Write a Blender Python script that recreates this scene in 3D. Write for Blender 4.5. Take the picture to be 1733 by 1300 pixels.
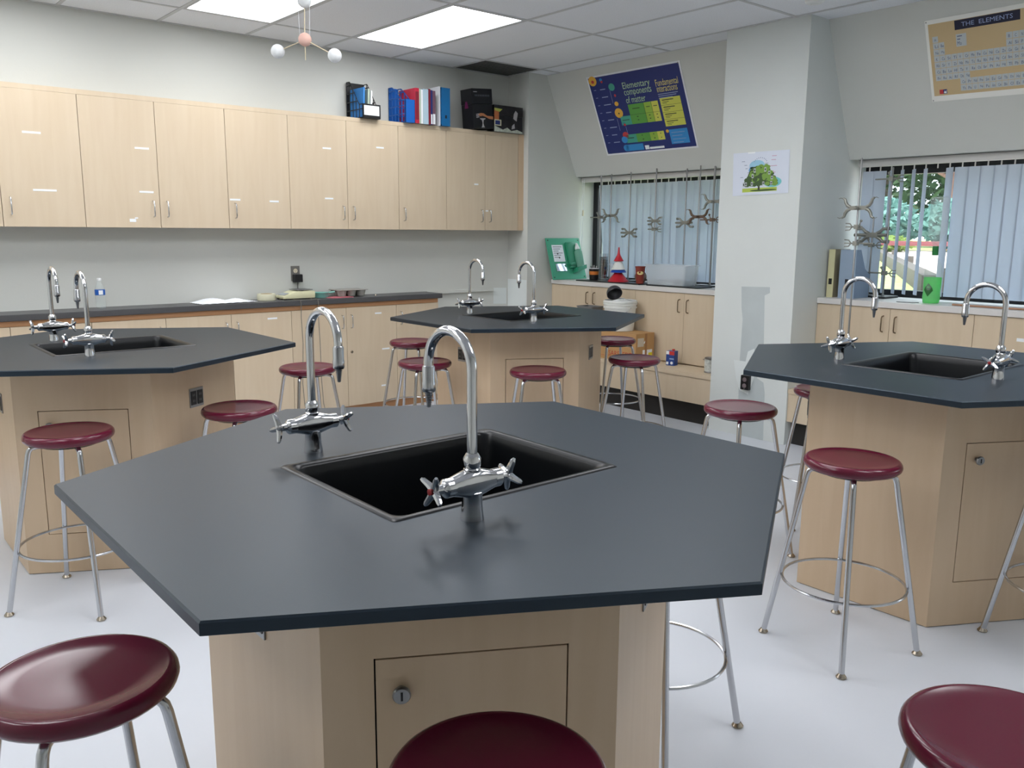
import bpy, bmesh, math, random
from mathutils import Vector, Matrix
random.seed(7)
R = math.radians
scene = bpy.context.scene
for o in list(bpy.data.objects): bpy.data.objects.remove(o, do_unlink=True)
C = scene.collection

# ------------------------------------------------------------------ camera
CAMZ, FPX = 1.4441, 1436.6
YAW, PITCH, ROLL = R(40.2447), R(10.1736), R(0.3745)
CAM = Vector((0, 0, CAMZ))
fwd = Vector((math.sin(YAW)*math.cos(PITCH), math.cos(YAW)*math.cos(PITCH), -math.sin(PITCH)))
rgt0 = Vector((math.cos(YAW), -math.sin(YAW), 0)); up0 = rgt0.cross(fwd)
rgt = rgt0*math.cos(ROLL) + up0*math.sin(ROLL); upv = up0*math.cos(ROLL) - rgt0*math.sin(ROLL)
cd = bpy.data.cameras.new('camera'); cam = bpy.data.objects.new('camera', cd); C.objects.link(cam)
cd.sensor_width = 36.0; cd.lens = 36.0*FPX/1733.0; cd.clip_start = 0.05; cd.clip_end = 300
cam.matrix_world = Matrix((( rgt.x, upv.x, -fwd.x, 0), (rgt.y, upv.y, -fwd.y, 0), (rgt.z, upv.z, -fwd.z, CAMZ), (0,0,0,1)))
scene.camera = cam

# ------------------------------------------------------------------ world, sun, exposure
scene.view_settings.view_transform = 'Standard'; scene.view_settings.look = 'None'
scene.view_settings.gamma = 1.0; scene.view_settings.use_curve_mapping = False
scene.view_settings.exposure = 0.0
LAMP = 8.6           # ceiling troffer lens
w = bpy.data.worlds.new('world'); scene.world = w; w.use_nodes = True
bg = w.node_tree.nodes['Background']; bg.inputs[0].default_value = (0.80, 0.90, 1.0, 1); bg.inputs[1].default_value = 4.2
sd = bpy.data.lights.new('sun', 'SUN'); sd.energy = 5.0; sd.angle = R(3); sd.color = (1.0, 0.95, 0.88)
sun = bpy.data.objects.new('sun', sd); C.objects.link(sun); sun.location = (0, 0, 20)
sun.rotation_euler = Vector((0.55, -0.15, -0.8)).to_track_quat('-Z', 'Y').to_euler()

# pixel of the 1733x1300 photograph -> point on a known plane of the room
def ray(px, py): return rgt*((px-866.5)/FPX) + upv*((650-py)/FPX) + fwd
def onZ(px, py, z): d = ray(px, py); return CAM + d*((z-CAMZ)/d.z)
def onY(px, py, y): d = ray(px, py); return CAM + d*(y/d.y)
def onX(px, py, x): d = ray(px, py); return CAM + d*(x/d.x)

# ------------------------------------------------------------------ materials
MATS = {}
def s2l(c): return tuple((v/255/12.92 if v/255 <= .04045 else ((v/255+.055)/1.055)**2.4) for v in c)
def mat(name, rgb, rough=.5, metal=0.0, spec=.5, noise=None, bump=None, trans=0, alpha=1, emis=None, coat=0, subs=None, ior=1.45):
    """rgb are sRGB bytes; noise = (scale, amount, stretch xyz); bump = (scale, strength)"""
    if name in MATS: return MATS[name]
    m = bpy.data.materials.new(name); m.use_nodes = True; nt = m.node_tree; b = nt.nodes['Principled BSDF']
    col = (*s2l(rgb), 1)
    b.inputs['Base Color'].default_value = col; b.inputs['Roughness'].default_value = rough
    b.inputs['Metallic'].default_value = metal; b.inputs['Specular IOR Level'].default_value = spec
    b.inputs['IOR'].default_value = ior
    if coat: b.inputs['Coat Weight'].default_value = coat; b.inputs['Coat Roughness'].default_value = .08
    if trans: b.inputs['Transmission Weight'].default_value = trans
    if alpha < 1: b.inputs['Alpha'].default_value = alpha
    if emis: b.inputs['Emission Color'].default_value = (*emis[0], 1); b.inputs['Emission Strength'].default_value = emis[1]
    if noise or bump:
        tc = nt.nodes.new('ShaderNodeTexCoord'); mp = nt.nodes.new('ShaderNodeMapping'); nt.links.new(tc.outputs['Object'], mp.inputs[0])
    if noise:
        mp.inputs['Scale'].default_value = noise[2] if len(noise) > 2 else (1, 1, 1)
        n = nt.nodes.new('ShaderNodeTexNoise'); n.inputs['Scale'].default_value = noise[0]; n.inputs['Detail'].default_value = 5
        nt.links.new(mp.outputs[0], n.inputs['Vector'])
        r = nt.nodes.new('ShaderNodeValToRGB'); a = noise[1]
        r.color_ramp.elements[0].position = .3; r.color_ramp.elements[1].position = .72
        r.color_ramp.elements[0].color = (*[max(0, c*(1-a)) for c in col[:3]], 1); r.color_ramp.elements[1].color = (*[min(1, c*(1+a)) for c in col[:3]], 1)
        nt.links.new(n.outputs['Fac'], r.inputs[0]); nt.links.new(r.outputs[0], b.inputs['Base Color'])
    if bump:
        n2 = nt.nodes.new('ShaderNodeTexNoise'); n2.inputs['Scale'].default_value = bump[0]; n2.inputs['Detail'].default_value = 4
        nt.links.new(tc.outputs['Object'], n2.inputs['Vector'])
        bp = nt.nodes.new('ShaderNodeBump'); bp.inputs['Strength'].default_value = bump[1]; bp.inputs['Distance'].default_value = .004
        nt.links.new(n2.outputs['Fac'], bp.inputs['Height']); nt.links.new(bp.outputs[0], b.inputs['Normal'])
    if name == 'black_epoxy_resin': b.inputs['Specular Tint'].default_value = (.70, .88, 1.0, 1)
    MATS[name] = m; return m

def wood(name, rgb, rough=.42):
    """maple laminate: fine vertical grain plus faint cathedral figure"""
    if name in MATS: return MATS[name]
    m = bpy.data.materials.new(name); m.use_nodes = True; nt = m.node_tree; b = nt.nodes['Principled BSDF']
    b.inputs['Roughness'].default_value = rough; b.inputs['Specular IOR Level'].default_value = .4
    c = s2l(rgb); tc = nt.nodes.new('ShaderNodeTexCoord'); mp = nt.nodes.new('ShaderNodeMapping')
    mp.inputs['Scale'].default_value = (5, 5, .5); nt.links.new(tc.outputs['Object'], mp.inputs[0])
    n = nt.nodes.new('ShaderNodeTexNoise'); n.inputs['Scale'].default_value = 4; n.inputs['Detail'].default_value = 8; n.inputs['Distortion'].default_value = .6
    nt.links.new(mp.outputs[0], n.inputs['Vector'])
    r = nt.nodes.new('ShaderNodeValToRGB')
    r.color_ramp.elements[0].position = .25; r.color_ramp.elements[0].color = (c[0]*.94, c[1]*.92, c[2]*.89, 1)
    r.color_ramp.elements[1].position = .65; r.color_ramp.elements[1].color = (*c, 1)
    nt.links.new(n.outputs['Fac'], r.inputs[0])
    n2 = nt.nodes.new('ShaderNodeTexNoise'); n2.inputs['Scale'].default_value = 2.2; n2.inputs['Detail'].default_value = 2
    nt.links.new(tc.outputs['Object'], n2.inputs['Vector'])
    mx = nt.nodes.new('ShaderNodeMix'); mx.data_type = 'RGBA'; mx.blend_type = 'MULTIPLY'
    r2 = nt.nodes.new('ShaderNodeValToRGB'); r2.color_ramp.elements[0].color = (.93, .9, .88, 1); r2.color_ramp.elements[1].color = (1, 1, 1, 1)
    nt.links.new(n2.outputs['Fac'], r2.inputs[0]); mx.inputs[0].default_value = 1
    nt.links.new(r.outputs[0], mx.inputs[6]); nt.links.new(r2.outputs[0], mx.inputs[7]); nt.links.new(mx.outputs[2], b.inputs['Base Color'])
    MATS[name] = m; return m

def glass(name, tint=(1, 1, 1), refl=.08, rough=.02):
    """thin clear sheet: mostly see-through with a sheen"""
    if name in MATS: return MATS[name]
    m = bpy.data.materials.new(name); m.use_nodes = True; nt = m.node_tree; nt.nodes.remove(nt.nodes['Principled BSDF'])
    out = nt.nodes['Material Output']; t = nt.nodes.new('ShaderNodeBsdfTransparent'); t.inputs[0].default_value = (*tint, 1)
    g = nt.nodes.new('ShaderNodeBsdfGlossy'); g.inputs['Roughness'].default_value = rough
    mx = nt.nodes.new('ShaderNodeMixShader'); mx.inputs[0].default_value = refl
    nt.links.new(t.outputs[0], mx.inputs[1]); nt.links.new(g.outputs[0], mx.inputs[2]); nt.links.new(mx.outputs[0], out.inputs[0])
    MATS[name] = m; return m
def milky(name, rgb, clear=.6):
    """cloudy clear plastic: part see-through, part scattering"""
    m = bpy.data.materials.new(name); m.use_nodes = True; nt = m.node_tree; b = nt.nodes['Principled BSDF']; out = nt.nodes['Material Output']
    b.inputs['Base Color'].default_value = (*s2l(rgb), 1); b.inputs['Roughness'].default_value = .25
    t = nt.nodes.new('ShaderNodeBsdfTransparent'); mx = nt.nodes.new('ShaderNodeMixShader'); mx.inputs[0].default_value = clear
    nt.links.new(b.outputs[0], mx.inputs[1]); nt.links.new(t.outputs[0], mx.inputs[2]); nt.links.new(mx.outputs[0], out.inputs[0]); return m
def translucent(name, rgb, mix=.4):
    if name in MATS: return MATS[name]
    m = bpy.data.materials.new(name); m.use_nodes = True; nt = m.node_tree; b = nt.nodes['Principled BSDF']
    out = nt.nodes['Material Output']; c = (*s2l(rgb), 1)
    b.inputs['Base Color'].default_value = c; b.inputs['Roughness'].default_value = .55; b.inputs['Specular IOR Level'].default_value = .3
    t = nt.nodes.new('ShaderNodeBsdfTranslucent'); t.inputs[0].default_value = c
    mx = nt.nodes.new('ShaderNodeMixShader'); mx.inputs[0].default_value = mix
    nt.links.new(b.outputs[0], mx.inputs[1]); nt.links.new(t.outputs[0], mx.inputs[2]); nt.links.new(mx.outputs[0], out.inputs[0])
    MATS[name] = m; return m

WALL = mat('wall_paint', (206, 208, 203), .75, spec=.25, bump=(90, .08), noise=(1.2, .02))
PILLAR = mat('pillar_primer', (214, 219, 217), .7, spec=.25, bump=(60, .08), noise=(2.5, .025))
PATCH = mat('patch_grey_paint', (186, 194, 195), .8, spec=.2, noise=(6, .05))
PATCHL = mat('patch_filler', (222, 228, 227), .8, spec=.2)
CEIL = mat('ceiling_tile', (234, 237, 242), .9, spec=.1, noise=(160, .06), bump=(220, .3))
TBAR = mat('grid_metal', (196, 198, 200), .5, spec=.3)
DARKTILE = mat('vent_tile', (84, 86, 84), .8)
LENS = mat('lamp_lens', (255, 255, 255), .4, emis=((.965, .975, 1.0), LAMP))
FLOOR = mat('floor_vinyl', (206, 210, 217), .32, spec=.4, noise=(1.6, .03), bump=(40, .03))
MAPLE = wood('maple_laminate', (213, 197, 172))
MAPLE2 = wood('maple_base', (214, 190, 160))
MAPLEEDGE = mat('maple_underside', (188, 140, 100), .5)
GAP = mat('dark_gap', (20, 17, 14), .9)
EPOXY = mat('black_epoxy_resin', (16, 25, 37), .4, spec=.68, noise=(3, .06), bump=(500, .03))
SINKM = mat('sink_resin', (15, 17, 20), .3, spec=.4)
CTOP = mat('grey_countertop', (74, 74, 76), .4, noise=(300, .15))
CREAMTOP = mat('pale_laminate_top', (212, 210, 208), .4)
CHROME = mat('chrome', (216, 216, 218), .09, 1.0)
CHROME2 = mat('satin_chrome', (198, 199, 202), .2, 1.0)
STEEL = mat('grey_steel', (150, 150, 150), .35, .9)
CAST = mat('cast_aluminium', (150, 150, 142), .5, .7)
NICKEL = mat('nickel_glide', (170, 160, 145), .25, 1.0)
MAROON = mat('maroon_plastic', (96, 27, 48), .19, spec=.5)
BLACK = mat('black_plastic', (24, 24, 26), .4)
RUBBER = mat('black_rubber', (18, 18, 20), .65)
WHITE = mat('white_plastic', (230, 232, 232), .45)
LABEL = mat('white_label', (238, 242, 246), .5)
PAPER = mat('white_paper', (232, 235, 240), .7)
BLIND = translucent('blind_vane', (206, 214, 224), .5)
BLACKFRAME = mat('black_window_frame', (22, 23, 28), .45)
RAIL = mat('blind_rail', (205, 203, 200), .45)
PANE = glass('window_pane', (.96, .98, .97), .05)

# ------------------------------------------------------------------ mesh helpers
class MB:
    def __init__(s): s.v = []; s.f = []
    def add(s, vs, fs):
        n = len(s.v); s.v += [tuple(v) for v in vs]; s.f += [tuple(i+n for i in f) for f in fs]; return s
    def box(s, x0, y0, z0, x1, y1, z1):
        x0, x1 = min(x0, x1), max(x0, x1); y0, y1 = min(y0, y1), max(y0, y1); z0, z1 = min(z0, z1), max(z0, z1)
        return s.add([(x0,y0,z0),(x1,y0,z0),(x1,y1,z0),(x0,y1,z0),(x0,y0,z1),(x1,y0,z1),(x1,y1,z1),(x0,y1,z1)],
                     [(3,2,1,0),(4,5,6,7),(0,1,5,4),(1,2,6,5),(2,3,7,6),(3,0,4,7)])
    def prism(s, poly, h0, h1, axis='z'):
        """poly: 2D ccw points; axis z: (x,y); axis x: (y,z); axis y: (x,z) extruded along axis"""
        def P(p, h): return {'z': (p[0], p[1], h), 'x': (h, p[0], p[1]), 'y': (p[0], h, p[1])}[axis]
        n = len(poly); vs = [P(p, h0) for p in poly]+[P(p, h1) for p in poly]
        fs = [tuple(range(n-1, -1, -1)), tuple(range(n, 2*n))]+[(i, (i+1) % n, n+(i+1) % n, n+i) for i in range(n)]
        return s.add(vs, fs)
    def tube(s, pts, r, seg=10, closed=False, cap=True):
        pts = [Vector(p) for p in pts]; n = len(pts); rr = r if isinstance(r, (list, tuple)) else [r]*n
        tans = []
        for i in range(n):
            if closed: t = pts[(i+1) % n]-pts[i-1]
            else: t = pts[min(i+1, n-1)]-pts[max(i-1, 0)]
            tans.append(t.normalized() if t.length > 1e-9 else Vector((0, 0, 1)))
        t0 = tans[0]; nrm = t0.orthogonal().normalized(); vs = []
        for i in range(n):
            if i: nrm = (nrm - tans[i]*nrm.dot(tans[i]));  nrm = nrm.normalized() if nrm.length > 1e-6 else tans[i].orthogonal().normalized()
            b = tans[i].cross(nrm)
            for k in range(seg):
                a = 2*math.pi*k/seg; vs.append(pts[i]+(nrm*math.cos(a)+b*math.sin(a))*rr[i])
        fs = []
        for i in range(n if closed else n-1):
            j = (i+1) % n
            for k in range(seg):
                k2 = (k+1) % seg; fs.append((i*seg+k, i*seg+k2, j*seg+k2, j*seg+k))
        if cap and not closed: fs += [tuple(range(seg-1, -1, -1)), tuple(range((n-1)*seg, n*seg))]
        return s.add(vs, fs)
    def lathe(s, prof, seg=24, c=(0, 0, 0), axis=None, capb=True, capt=True):
        """prof: (r, h) from bottom to top along axis (default z)"""
        ax = Vector(axis).normalized() if axis else Vector((0, 0, 1)); e1 = ax.orthogonal().normalized() if axis else Vector((1, 0, 0)); e2 = ax.cross(e1); c = Vector(c)
        vs = []
        for (r, h) in prof:
            for k in range(seg):
                a = 2*math.pi*k/seg; vs.append(c+ax*h+(e1*math.cos(a)+e2*math.sin(a))*max(r, 1e-5))
        fs = [(i*seg+k, i*seg+(k+1) % seg, (i+1)*seg+(k+1) % seg, (i+1)*seg+k) for i in range(len(prof)-1) for k in range(seg)]
        if capb: fs.append(tuple(range(seg-1, -1, -1)))
        if capt: fs.append(tuple(range((len(prof)-1)*seg, len(prof)*seg)))
        return s.add(vs, fs)
    def sphere(s, c, r, seg=16, sz=1):
        n = seg//2; return s.lathe([(r*math.sin(math.pi*i/n), -r*sz*math.cos(math.pi*i/n)) for i in range(n+1)], seg, c, None, False, False)
    def quad(s, a, b, c, d): return s.add([a, b, c, d], [(0, 1, 2, 3)])
    def xf(s, M): s.v = [tuple(M @ Vector(v)) for v in s.v]; return s
    def mesh(s, name, m, smooth=True, bevel=0, ang=38):
        me = bpy.data.meshes.new(name); me.from_pydata(s.v, [], s.f)
        if bevel:
            bm = bmesh.new(); bm.from_mesh(me); es = [e for e in bm.edges if len(e.link_faces) == 2 and e.calc_face_angle(0) > R(40)]
            bmesh.ops.bevel(bm, geom=es, offset=bevel, segments=2, profile=.6, affect='EDGES', clamp_overlap=True); bm.to_mesh(me); bm.free()
        if smooth:
            me.polygons.foreach_set('use_smooth', [True]*len(me.polygons)); me.set_sharp_from_angle(angle=R(ang))
        me.materials.append(m); me.update(); return me
    def build(s, name, m, parent=None, smooth=True, bevel=0, ang=38):
        return link(name, s.mesh(name, m, smooth, bevel, ang), parent)
def link(name, me, parent=None, loc=None, rz=None):
    o = bpy.data.objects.new(name, me); C.objects.link(o)
    if parent: o.parent = parent
    if loc is not None: o.location = loc
    if rz is not None: o.rotation_euler = (0, 0, rz)
    return o
def tag(o, label, cat, group=None):
    o['label'] = label; o['category'] = cat
    if group: o['group'] = group
    return o
def thing(name, label, cat, loc=(0, 0, 0), rz=0, group=None, rot=None):
    o = bpy.data.objects.new(name, None); o.empty_display_size = .05; C.objects.link(o); o.location = loc
    o.rotation_euler = rot if rot else (0, 0, rz); return tag(o, label, cat, group)
def struct(o, label=None):
    o['kind'] = 'structure'
    if label: o['label'] = label
    return o
def dup(root, loc, rz, label=None, group=None):
    r = root.copy(); C.objects.link(r); r.location = loc; r.rotation_euler = (0, 0, rz)
    if label: r['label'] = label
    if group: r['group'] = group
    for ch in list(root.children):
        c = ch.copy(); C.objects.link(c); c.parent = r
        for g in list(ch.children):
            d = g.copy(); C.objects.link(d); d.parent = c
    return r
def rrect(hx, hy, r, n=5):
    out = []
    for cx, cy, a0 in ((hx-r, hy-r, 0), (-hx+r, hy-r, 90), (-hx+r, -hy+r, 180), (hx-r, -hy+r, 270)):
        for i in range(n+1):
            a = R(a0+90*i/n); out.append((cx+r*math.cos(a), cy+r*math.sin(a)))
    return out
def text_mesh(body, size=1.0, spacing=1.0):
    """flat letters as plain triangles in the xy plane, left aligned: (verts, faces)"""
    cu = bpy.data.curves.new('lettering', 'FONT'); cu.body = body; cu.size = size; cu.space_character = spacing; cu.resolution_u = 2
    o = bpy.data.objects.new('lettering', cu); C.objects.link(o); dg = bpy.context.evaluated_depsgraph_get(); dg.update()
    me = bpy.data.meshes.new_from_object(o.evaluated_get(dg)); vs = [tuple(v.co) for v in me.vertices]; fs = [tuple(p.vertices) for p in me.polygons]
    bpy.data.objects.remove(o, do_unlink=True); bpy.data.curves.remove(cu); bpy.data.meshes.remove(me); return vs, fs
def extent(vs): xs = [v[0] for v in vs]; ys = [v[1] for v in vs]; return min(xs), max(xs), min(ys), max(ys)

# ================================================================== THE ROOM
XL, XR, YB, YN, ZC = -1.95, 5.14, 6.146, -1.55, 2.814
YC, YP1, YP0 = 5.87, 3.79, 3.15          # window bay limits along the right wall
XW = 6.00                                 # window plane
struct(MB().box(XL-.2, YN-.2, -.15, 6.25, YB+.2, 0).build('floor', FLOOR, smooth=False), 'pale grey white vinyl floor')
struct(MB().box(XL-.2, YB, 0, 6.25, YB+.2, 3.0).build('wall_back', WALL, smooth=False), 'pale grey painted wall behind the cabinets')
struct(MB().box(XL-.2, YN-.2, 0, XL, YB, 3.0).build('wall_left', WALL, smooth=False))  # unseen wall, set close to the camera for more bounce light
struct(MB().box(XL, YN-.2, 0, 6.25, YN, 3.0).build('wall_rear', WALL, smooth=False))  # also unseen, drawn in close so it reflects light forward
struct(MB().box(XR, YC, 0, 6.25, YB, 3.0).build('wall_corner_column', WALL, smooth=False), 'boxed corner column beside the wall cabinets')
pil = struct(MB().box(XR, YP0, 0, 6.25, YP1, 3.0).build('wall_pillar', PILLAR, smooth=False), 'white pillar with patched paint between the windows')
struct(MB().box(XW-.03, YP1, 0, 6.25, YC, .97).box(XW-.03, YN, 0, 6.25, YP0, .97).build('wall_right', WALL, smooth=False))
sof = [(5.35, 2.9), (5.35, 2.814), (5.742, 1.953), (6.25, 1.953), (6.25, 2.9)]
struct(MB().prism([(x, z) for x, z in sof][::-1], YP1, YC, 'y').build('wall_soffit', WALL, smooth=False), 'sloping wall above the window beside the green board')
struct(MB().prism([(x, z) for x, z in sof][::-1], YN, YP0, 'y').build('wall_soffit', WALL, smooth=False), 'sloping wall above the window beside the pillar')
# pillar paint patches (thin skim coats with their own shape)
def pillar_patch(pts, m, t=.0008):
    p = [onX(a, b, XR) for a, b in pts]; b = MB(); n = len(p)
    b.add([(XR-t, q.y, q.z) for q in p]+[(XR+.001, q.y, q.z) for q in p], [tuple(range(n))]+[(i, n+i, n+(i+1) % n, (i+1) % n) for i in range(n)])
    return b.build('paint_patch', m, pil, smooth=False)
pillar_patch([(1255, 485), (1303, 486), (1303, 496), (1294, 500), (1293, 560), (1292, 610), (1281, 640), (1292, 648), (1294, 665), (1293, 700), (1290, 780), (1250, 780), (1249, 690), (1252, 610), (1257, 540), (1255, 520)], PATCH)
pillar_patch([(1242, 609), (1262, 612), (1266, 595), (1277, 590), (1276, 640), (1266, 668), (1252, 660), (1246, 640)], PATCHL, .0016)

# ceiling: hidden deck, lay-in tiles and grid bars
ceil = struct(MB().box(XL-.2, YN-.2, 2.90, 6.25, YB+.2, 3.05).build('ceiling', CEIL, smooth=False), 'suspended ceiling of white lay-in tiles')
XS = [5.115-.61*k for k in range(15)]; YS = [5.69-1.22*k for k in range(8)]
lights = [(ix, iy) for ix in (3, 5, 7, 9, 11) for iy in (0, 2)] + [(3, 4), (5, 4)]
tm = MB().box(.006, .006, 0, .604, 1.214, .015).mesh('ceiling_tile', CEIL, False)
tm2 = MB().box(.006, .006, 0, .604, .45, .015).mesh('ceiling_tile_cut', CEIL, False)
for i in range(len(XS)-1):
    for j in range(len(YS)-1):
        if (i+1, j) in lights: continue
        if YS[j+1] < YN: continue
        link('ceiling_tile', tm, ceil, (XS[i+1], YS[j+1], ZC+.004))
    if i == 0: 
        v = MB().box(.006, .006, 0, .604, .45, .012).build('vent_tile', DARKTILE, ceil); v.location = (XS[1], 5.69, ZC+.004); v['label'] = 'dark grey open vent tile'
        for q in range(9): MB().box(.02, .03+q*.047, -.004, .59, .036+q*.047, .002).build('vent_slat', DARKTILE, v)
    else: link('ceiling_tile', tm2, ceil, (XS[i+1], 5.69, ZC+.004))
for j, (a, b) in enumerate([(5.69, YC)]+[(YS[j+1], YS[j]) for j in range(7)]):
    MB().box(5.128, a+.006, ZC+.004, 5.36, b-.006, ZC+.018).build('ceiling_tile', CEIL, ceil, False)
for x in XS: MB().box(x-.012, YN, ZC, x+.012, YB, ZC+.03).build('grid_bar', TBAR, ceil, False)
for y in YS:
    if y > YN: MB().box(XL, y-.012, ZC+.0005, 5.36, y+.012, ZC+.03).build('grid_bar', TBAR, ceil, False)
MB().box(XL, YB-.022, ZC-.001, XR, YB, ZC+.02).box(5.345, YP1, ZC-.001, 5.37, YC, ZC+.02).build('wall_angle', TBAR, ceil, False)
for (i, j) in lights:
    x0, y0 = XS[i], YS[j+1]
    if y0 < YN: continue
    t = thing('ceiling_light', 'bright recessed fluorescent ceiling panel', 'light', (x0, y0, ZC), 0, 'recessed fluorescent panels in the ceiling grid')
    if (i, j) == (3, 0): t['label'] = 'bright ceiling light panel nearest the dark vent tile'
    if (i, j) == (5, 0): t['label'] = 'bright ceiling light panel above the hanging ball model'
    f = MB(); 
    for a in ((.014, .014, .596, .026), (.014, 1.194, .596, 1.206), (.014, .026, .026, 1.194), (.584, .026, .596, 1.194)): f.box(a[0], a[1], .0, a[2], a[3], .03)
    f.build('frame', TBAR, t, False)
    MB().box(.026, .026, .008, .584, 1.194, .02).build('diffuser', LENS, t, False)
    MB().box(.014, .014, .03, .596, 1.206, .07).build('housing', WHITE, t, False)
t = thing('smoke_detector', 'small white round detector on the ceiling by the pillar', 'detector', onZ(1379, -3, ZC))
MB().lathe([(.045, -.03), (.055, -.022), (.058, 0)], 24).build('cover', WHITE, t)
MB().lathe([(.02, -.036), (.024, -.03)], 16).build('sensor_cap', WHITE, t)

# ------------------------------------------------------------------ windows
def window(n, y0, y1):
    f = MB(); z0, z1 = 1.0, 1.96
    f.box(XW-.02, y0, z0, XW+.05, y1, z0+.055).box(XW-.02, y0, z1-.105, XW+.05, y1, z1)
    for y in [y0]+[y1-.06]+[y0+(y1-y0)*k/2 for k in (1,)]: f.box(XW-.019, y, z0+.05, XW+.049, y+.06, z1-.045)
    w_ = struct(f.build('window_%d' % n, BLACKFRAME, None, False), 'black framed window')
    MB().box(XW+.012, y0+.05, z0+.05, XW+.018, y1-.05, z1-.05).build('pane', PANE, w_, False)
    return w_
window(1, YP1, YC); window(2, -.6, YP0)

def vane_mesh(h): return MB().prism([(-.0445, -.0006), (-.02, .0035), (.02, .0035), (.0445, -.0006), (.02, .0023), (-.02, .0023)], -h, 0, 'z').mesh('vane', BLIND, True, 0, 60)
VM = vane_mesh(.835)
clipm = MB().box(-.004, -.003, 0, .004, .003, .03).mesh('vane_clip', RAIL, False)
def blind(label, y0, y1, ys, rot, tilt={}):
    t = thing('vertical_blind', label, 'blind', (5.835, (y0+y1)/2, 1.953), 0); cy = (y0+y1)/2
    MB().box(-.03, y0-cy, -.05, .02, y1-cy, -.004).build('headrail', RAIL, t, bevel=.003)
    MB().tube([(-.015, y0-cy, -.002), (-.015, y1-cy, -.002)], .006, 8).build('track_rod', STEEL, t)
    for k, y in enumerate(ys):
        c = link('vane_clip', clipm, t, (0, y-cy, -.08))
        r = rot(k, y)
        if r is None: continue
        v = link('vane', VM, t, (0, y-cy, -.08)); v.rotation_euler = (tilt.get(k, 0), 0, R(90)+r)
    return t
ys1 = [5.62-.0785*k for k in range(23)]
def rot1(k, y):
    random.seed(k*3+1)
    return R({2: 35, 3: 25, 12: 40, 13: 20, 17: 55, 18: 48}.get(k, random.uniform(-7, 9)))
blind('closed vertical blind in the window beside the green board', 3.80, 5.86, [y for y in ys1 if y > 3.83], rot1, {0: R(-6)})
ys2 = [3.046-.0775*k for k in range(44)]
def rot2(k, y):
    random.seed(k*5+2)
    if k < 2: return R(4)
    if k in (2, 3, 4, 5): return R(-50)
    if k == 6: return None
    if k == 7: return R(-38)
    return R(random.uniform(-9, 6))
blind('vertical blind with a few opened vanes in the window by the pillar', -.55, 3.12, ys2, rot2)
t = thing('blind_cord', 'looped white blind cord hanging by the green board', 'cord', (5.792, 5.812, 1.55))
q = onY(989, 400, 5.80)
MB().tube([(0, 0, .38), (.0, .005, .1), (-.003, .01, -.12), (0, .02, -.3), (.0, .035, -.33), (0, .045, -.3), (0, .035, .0), (0, .02, .37)], .0025, 6).build('cord', PAPER, t)
MB().lathe([(.006, -.025), (.009, -.02), (.008, .025), (.004, .03)], 10, (0, .008, .07)).build('cord_weight', mat('cream_plastic', (222, 214, 190), .5), t)

# ================================================================== OUTDOORS
GRASS = mat('lawn', (168, 184, 122), .9, spec=.1, noise=(14, .3))
PATHM = mat('pink_gravel_path', (226, 205, 196), .9, noise=(25, .08))
TIMBER = mat('weathered_timber', (92, 84, 78), .8, noise=(12, .2, (1, 1, 8)))
REDRAIL = mat('maroon_painted_rail', (120, 62, 66), .6)
BARK = mat('pink_bark', (150, 112, 98), .8, noise=(9, .3, (1, 1, .3)))
BARK2 = mat('dark_bark', (66, 52, 46), .9, noise=(9, .3, (1, 1, .3)))
GZ = .95
g = MB().box(6.26, -40, GZ-.3, 90, 60, GZ).build('lawn_ground', GRASS, None, False); struct(g, 'sunlit lawn outside the window')
a, b = onZ(1487, 427, GZ+.1), onZ(1575, 478, GZ+.1); b2 = b+(b-a)*((b.x-6.4)/(a.x-b.x))
pth = MB().prism([(a.x+(a.x-b.x)*.5, a.y+(a.y-b.y)*.5), (26, a.y+(a.y-b.y)*.5), (26, -30), (6.4, -30), (b2.x, b2.y)], GZ-.02, GZ+.02)
struct(pth.build('garden_path', PATHM, None, False), 'pale pink gravel path outside the window')
t = thing('timber_edging', 'dark weathered timber edging between the lawn and the path', 'timber', (a.x, a.y, GZ)); d = b-a; L = d.length; t.rotation_euler = (0, 0, math.atan2(d.y, d.x))
for k in range(3): MB().box(L*k/3+.01, -.07, 0, L*(k+1)/3-.01, .07, .16).build('beam', TIMBER, t, bevel=.008)
for k in range(4): MB().box(L*k/3-.05, .07, 0, L*k/3+.05, .14, .22).build('stake', TIMBER, t, bevel=.006)
rz_ = onX(1530, 412, 22.0).z
t = thing('garden_rail', 'low maroon rail along the far side of the path', 'rail', (22.0, 9, GZ))
MB().box(-.05, -14, rz_-GZ-.06, .05, 10, rz_-GZ+.06).build('top_rail', REDRAIL, t, bevel=.01)
for k in range(9): MB().box(-.04, -13.5+k*2.8, 0, .04, -13.4+k*2.8, rz_-GZ-.06).build('post', REDRAIL, t)
def leaves(n, sx, sy, sz, size, seed, hollow=.45):
    rnd = random.Random(seed); m = MB()
    for _ in range(n):
        while True:
            p = Vector((rnd.uniform(-1, 1), rnd.uniform(-1, 1), rnd.uniform(-1, 1)))
            if hollow < p.length < 1: break
        p = Vector((p.x*sx, p.y*sy, p.z*sz+sz)); q = size*rnd.uniform(.6, 1.3)
        u = Vector((rnd.uniform(-1, 1), rnd.uniform(-1, 1), rnd.uniform(-.6, .6))).normalized(); v_ = u.orthogonal().normalized()
        v_ = (v_*math.cos(rnd.random()*6.3)+u.cross(v_)*math.sin(rnd.random()*6.3))
        m.add([p-u*q, p+v_*q*.45, p+u*q, p-v_*q*.45], [(0, 1, 2, 3)])
    return m
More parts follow.
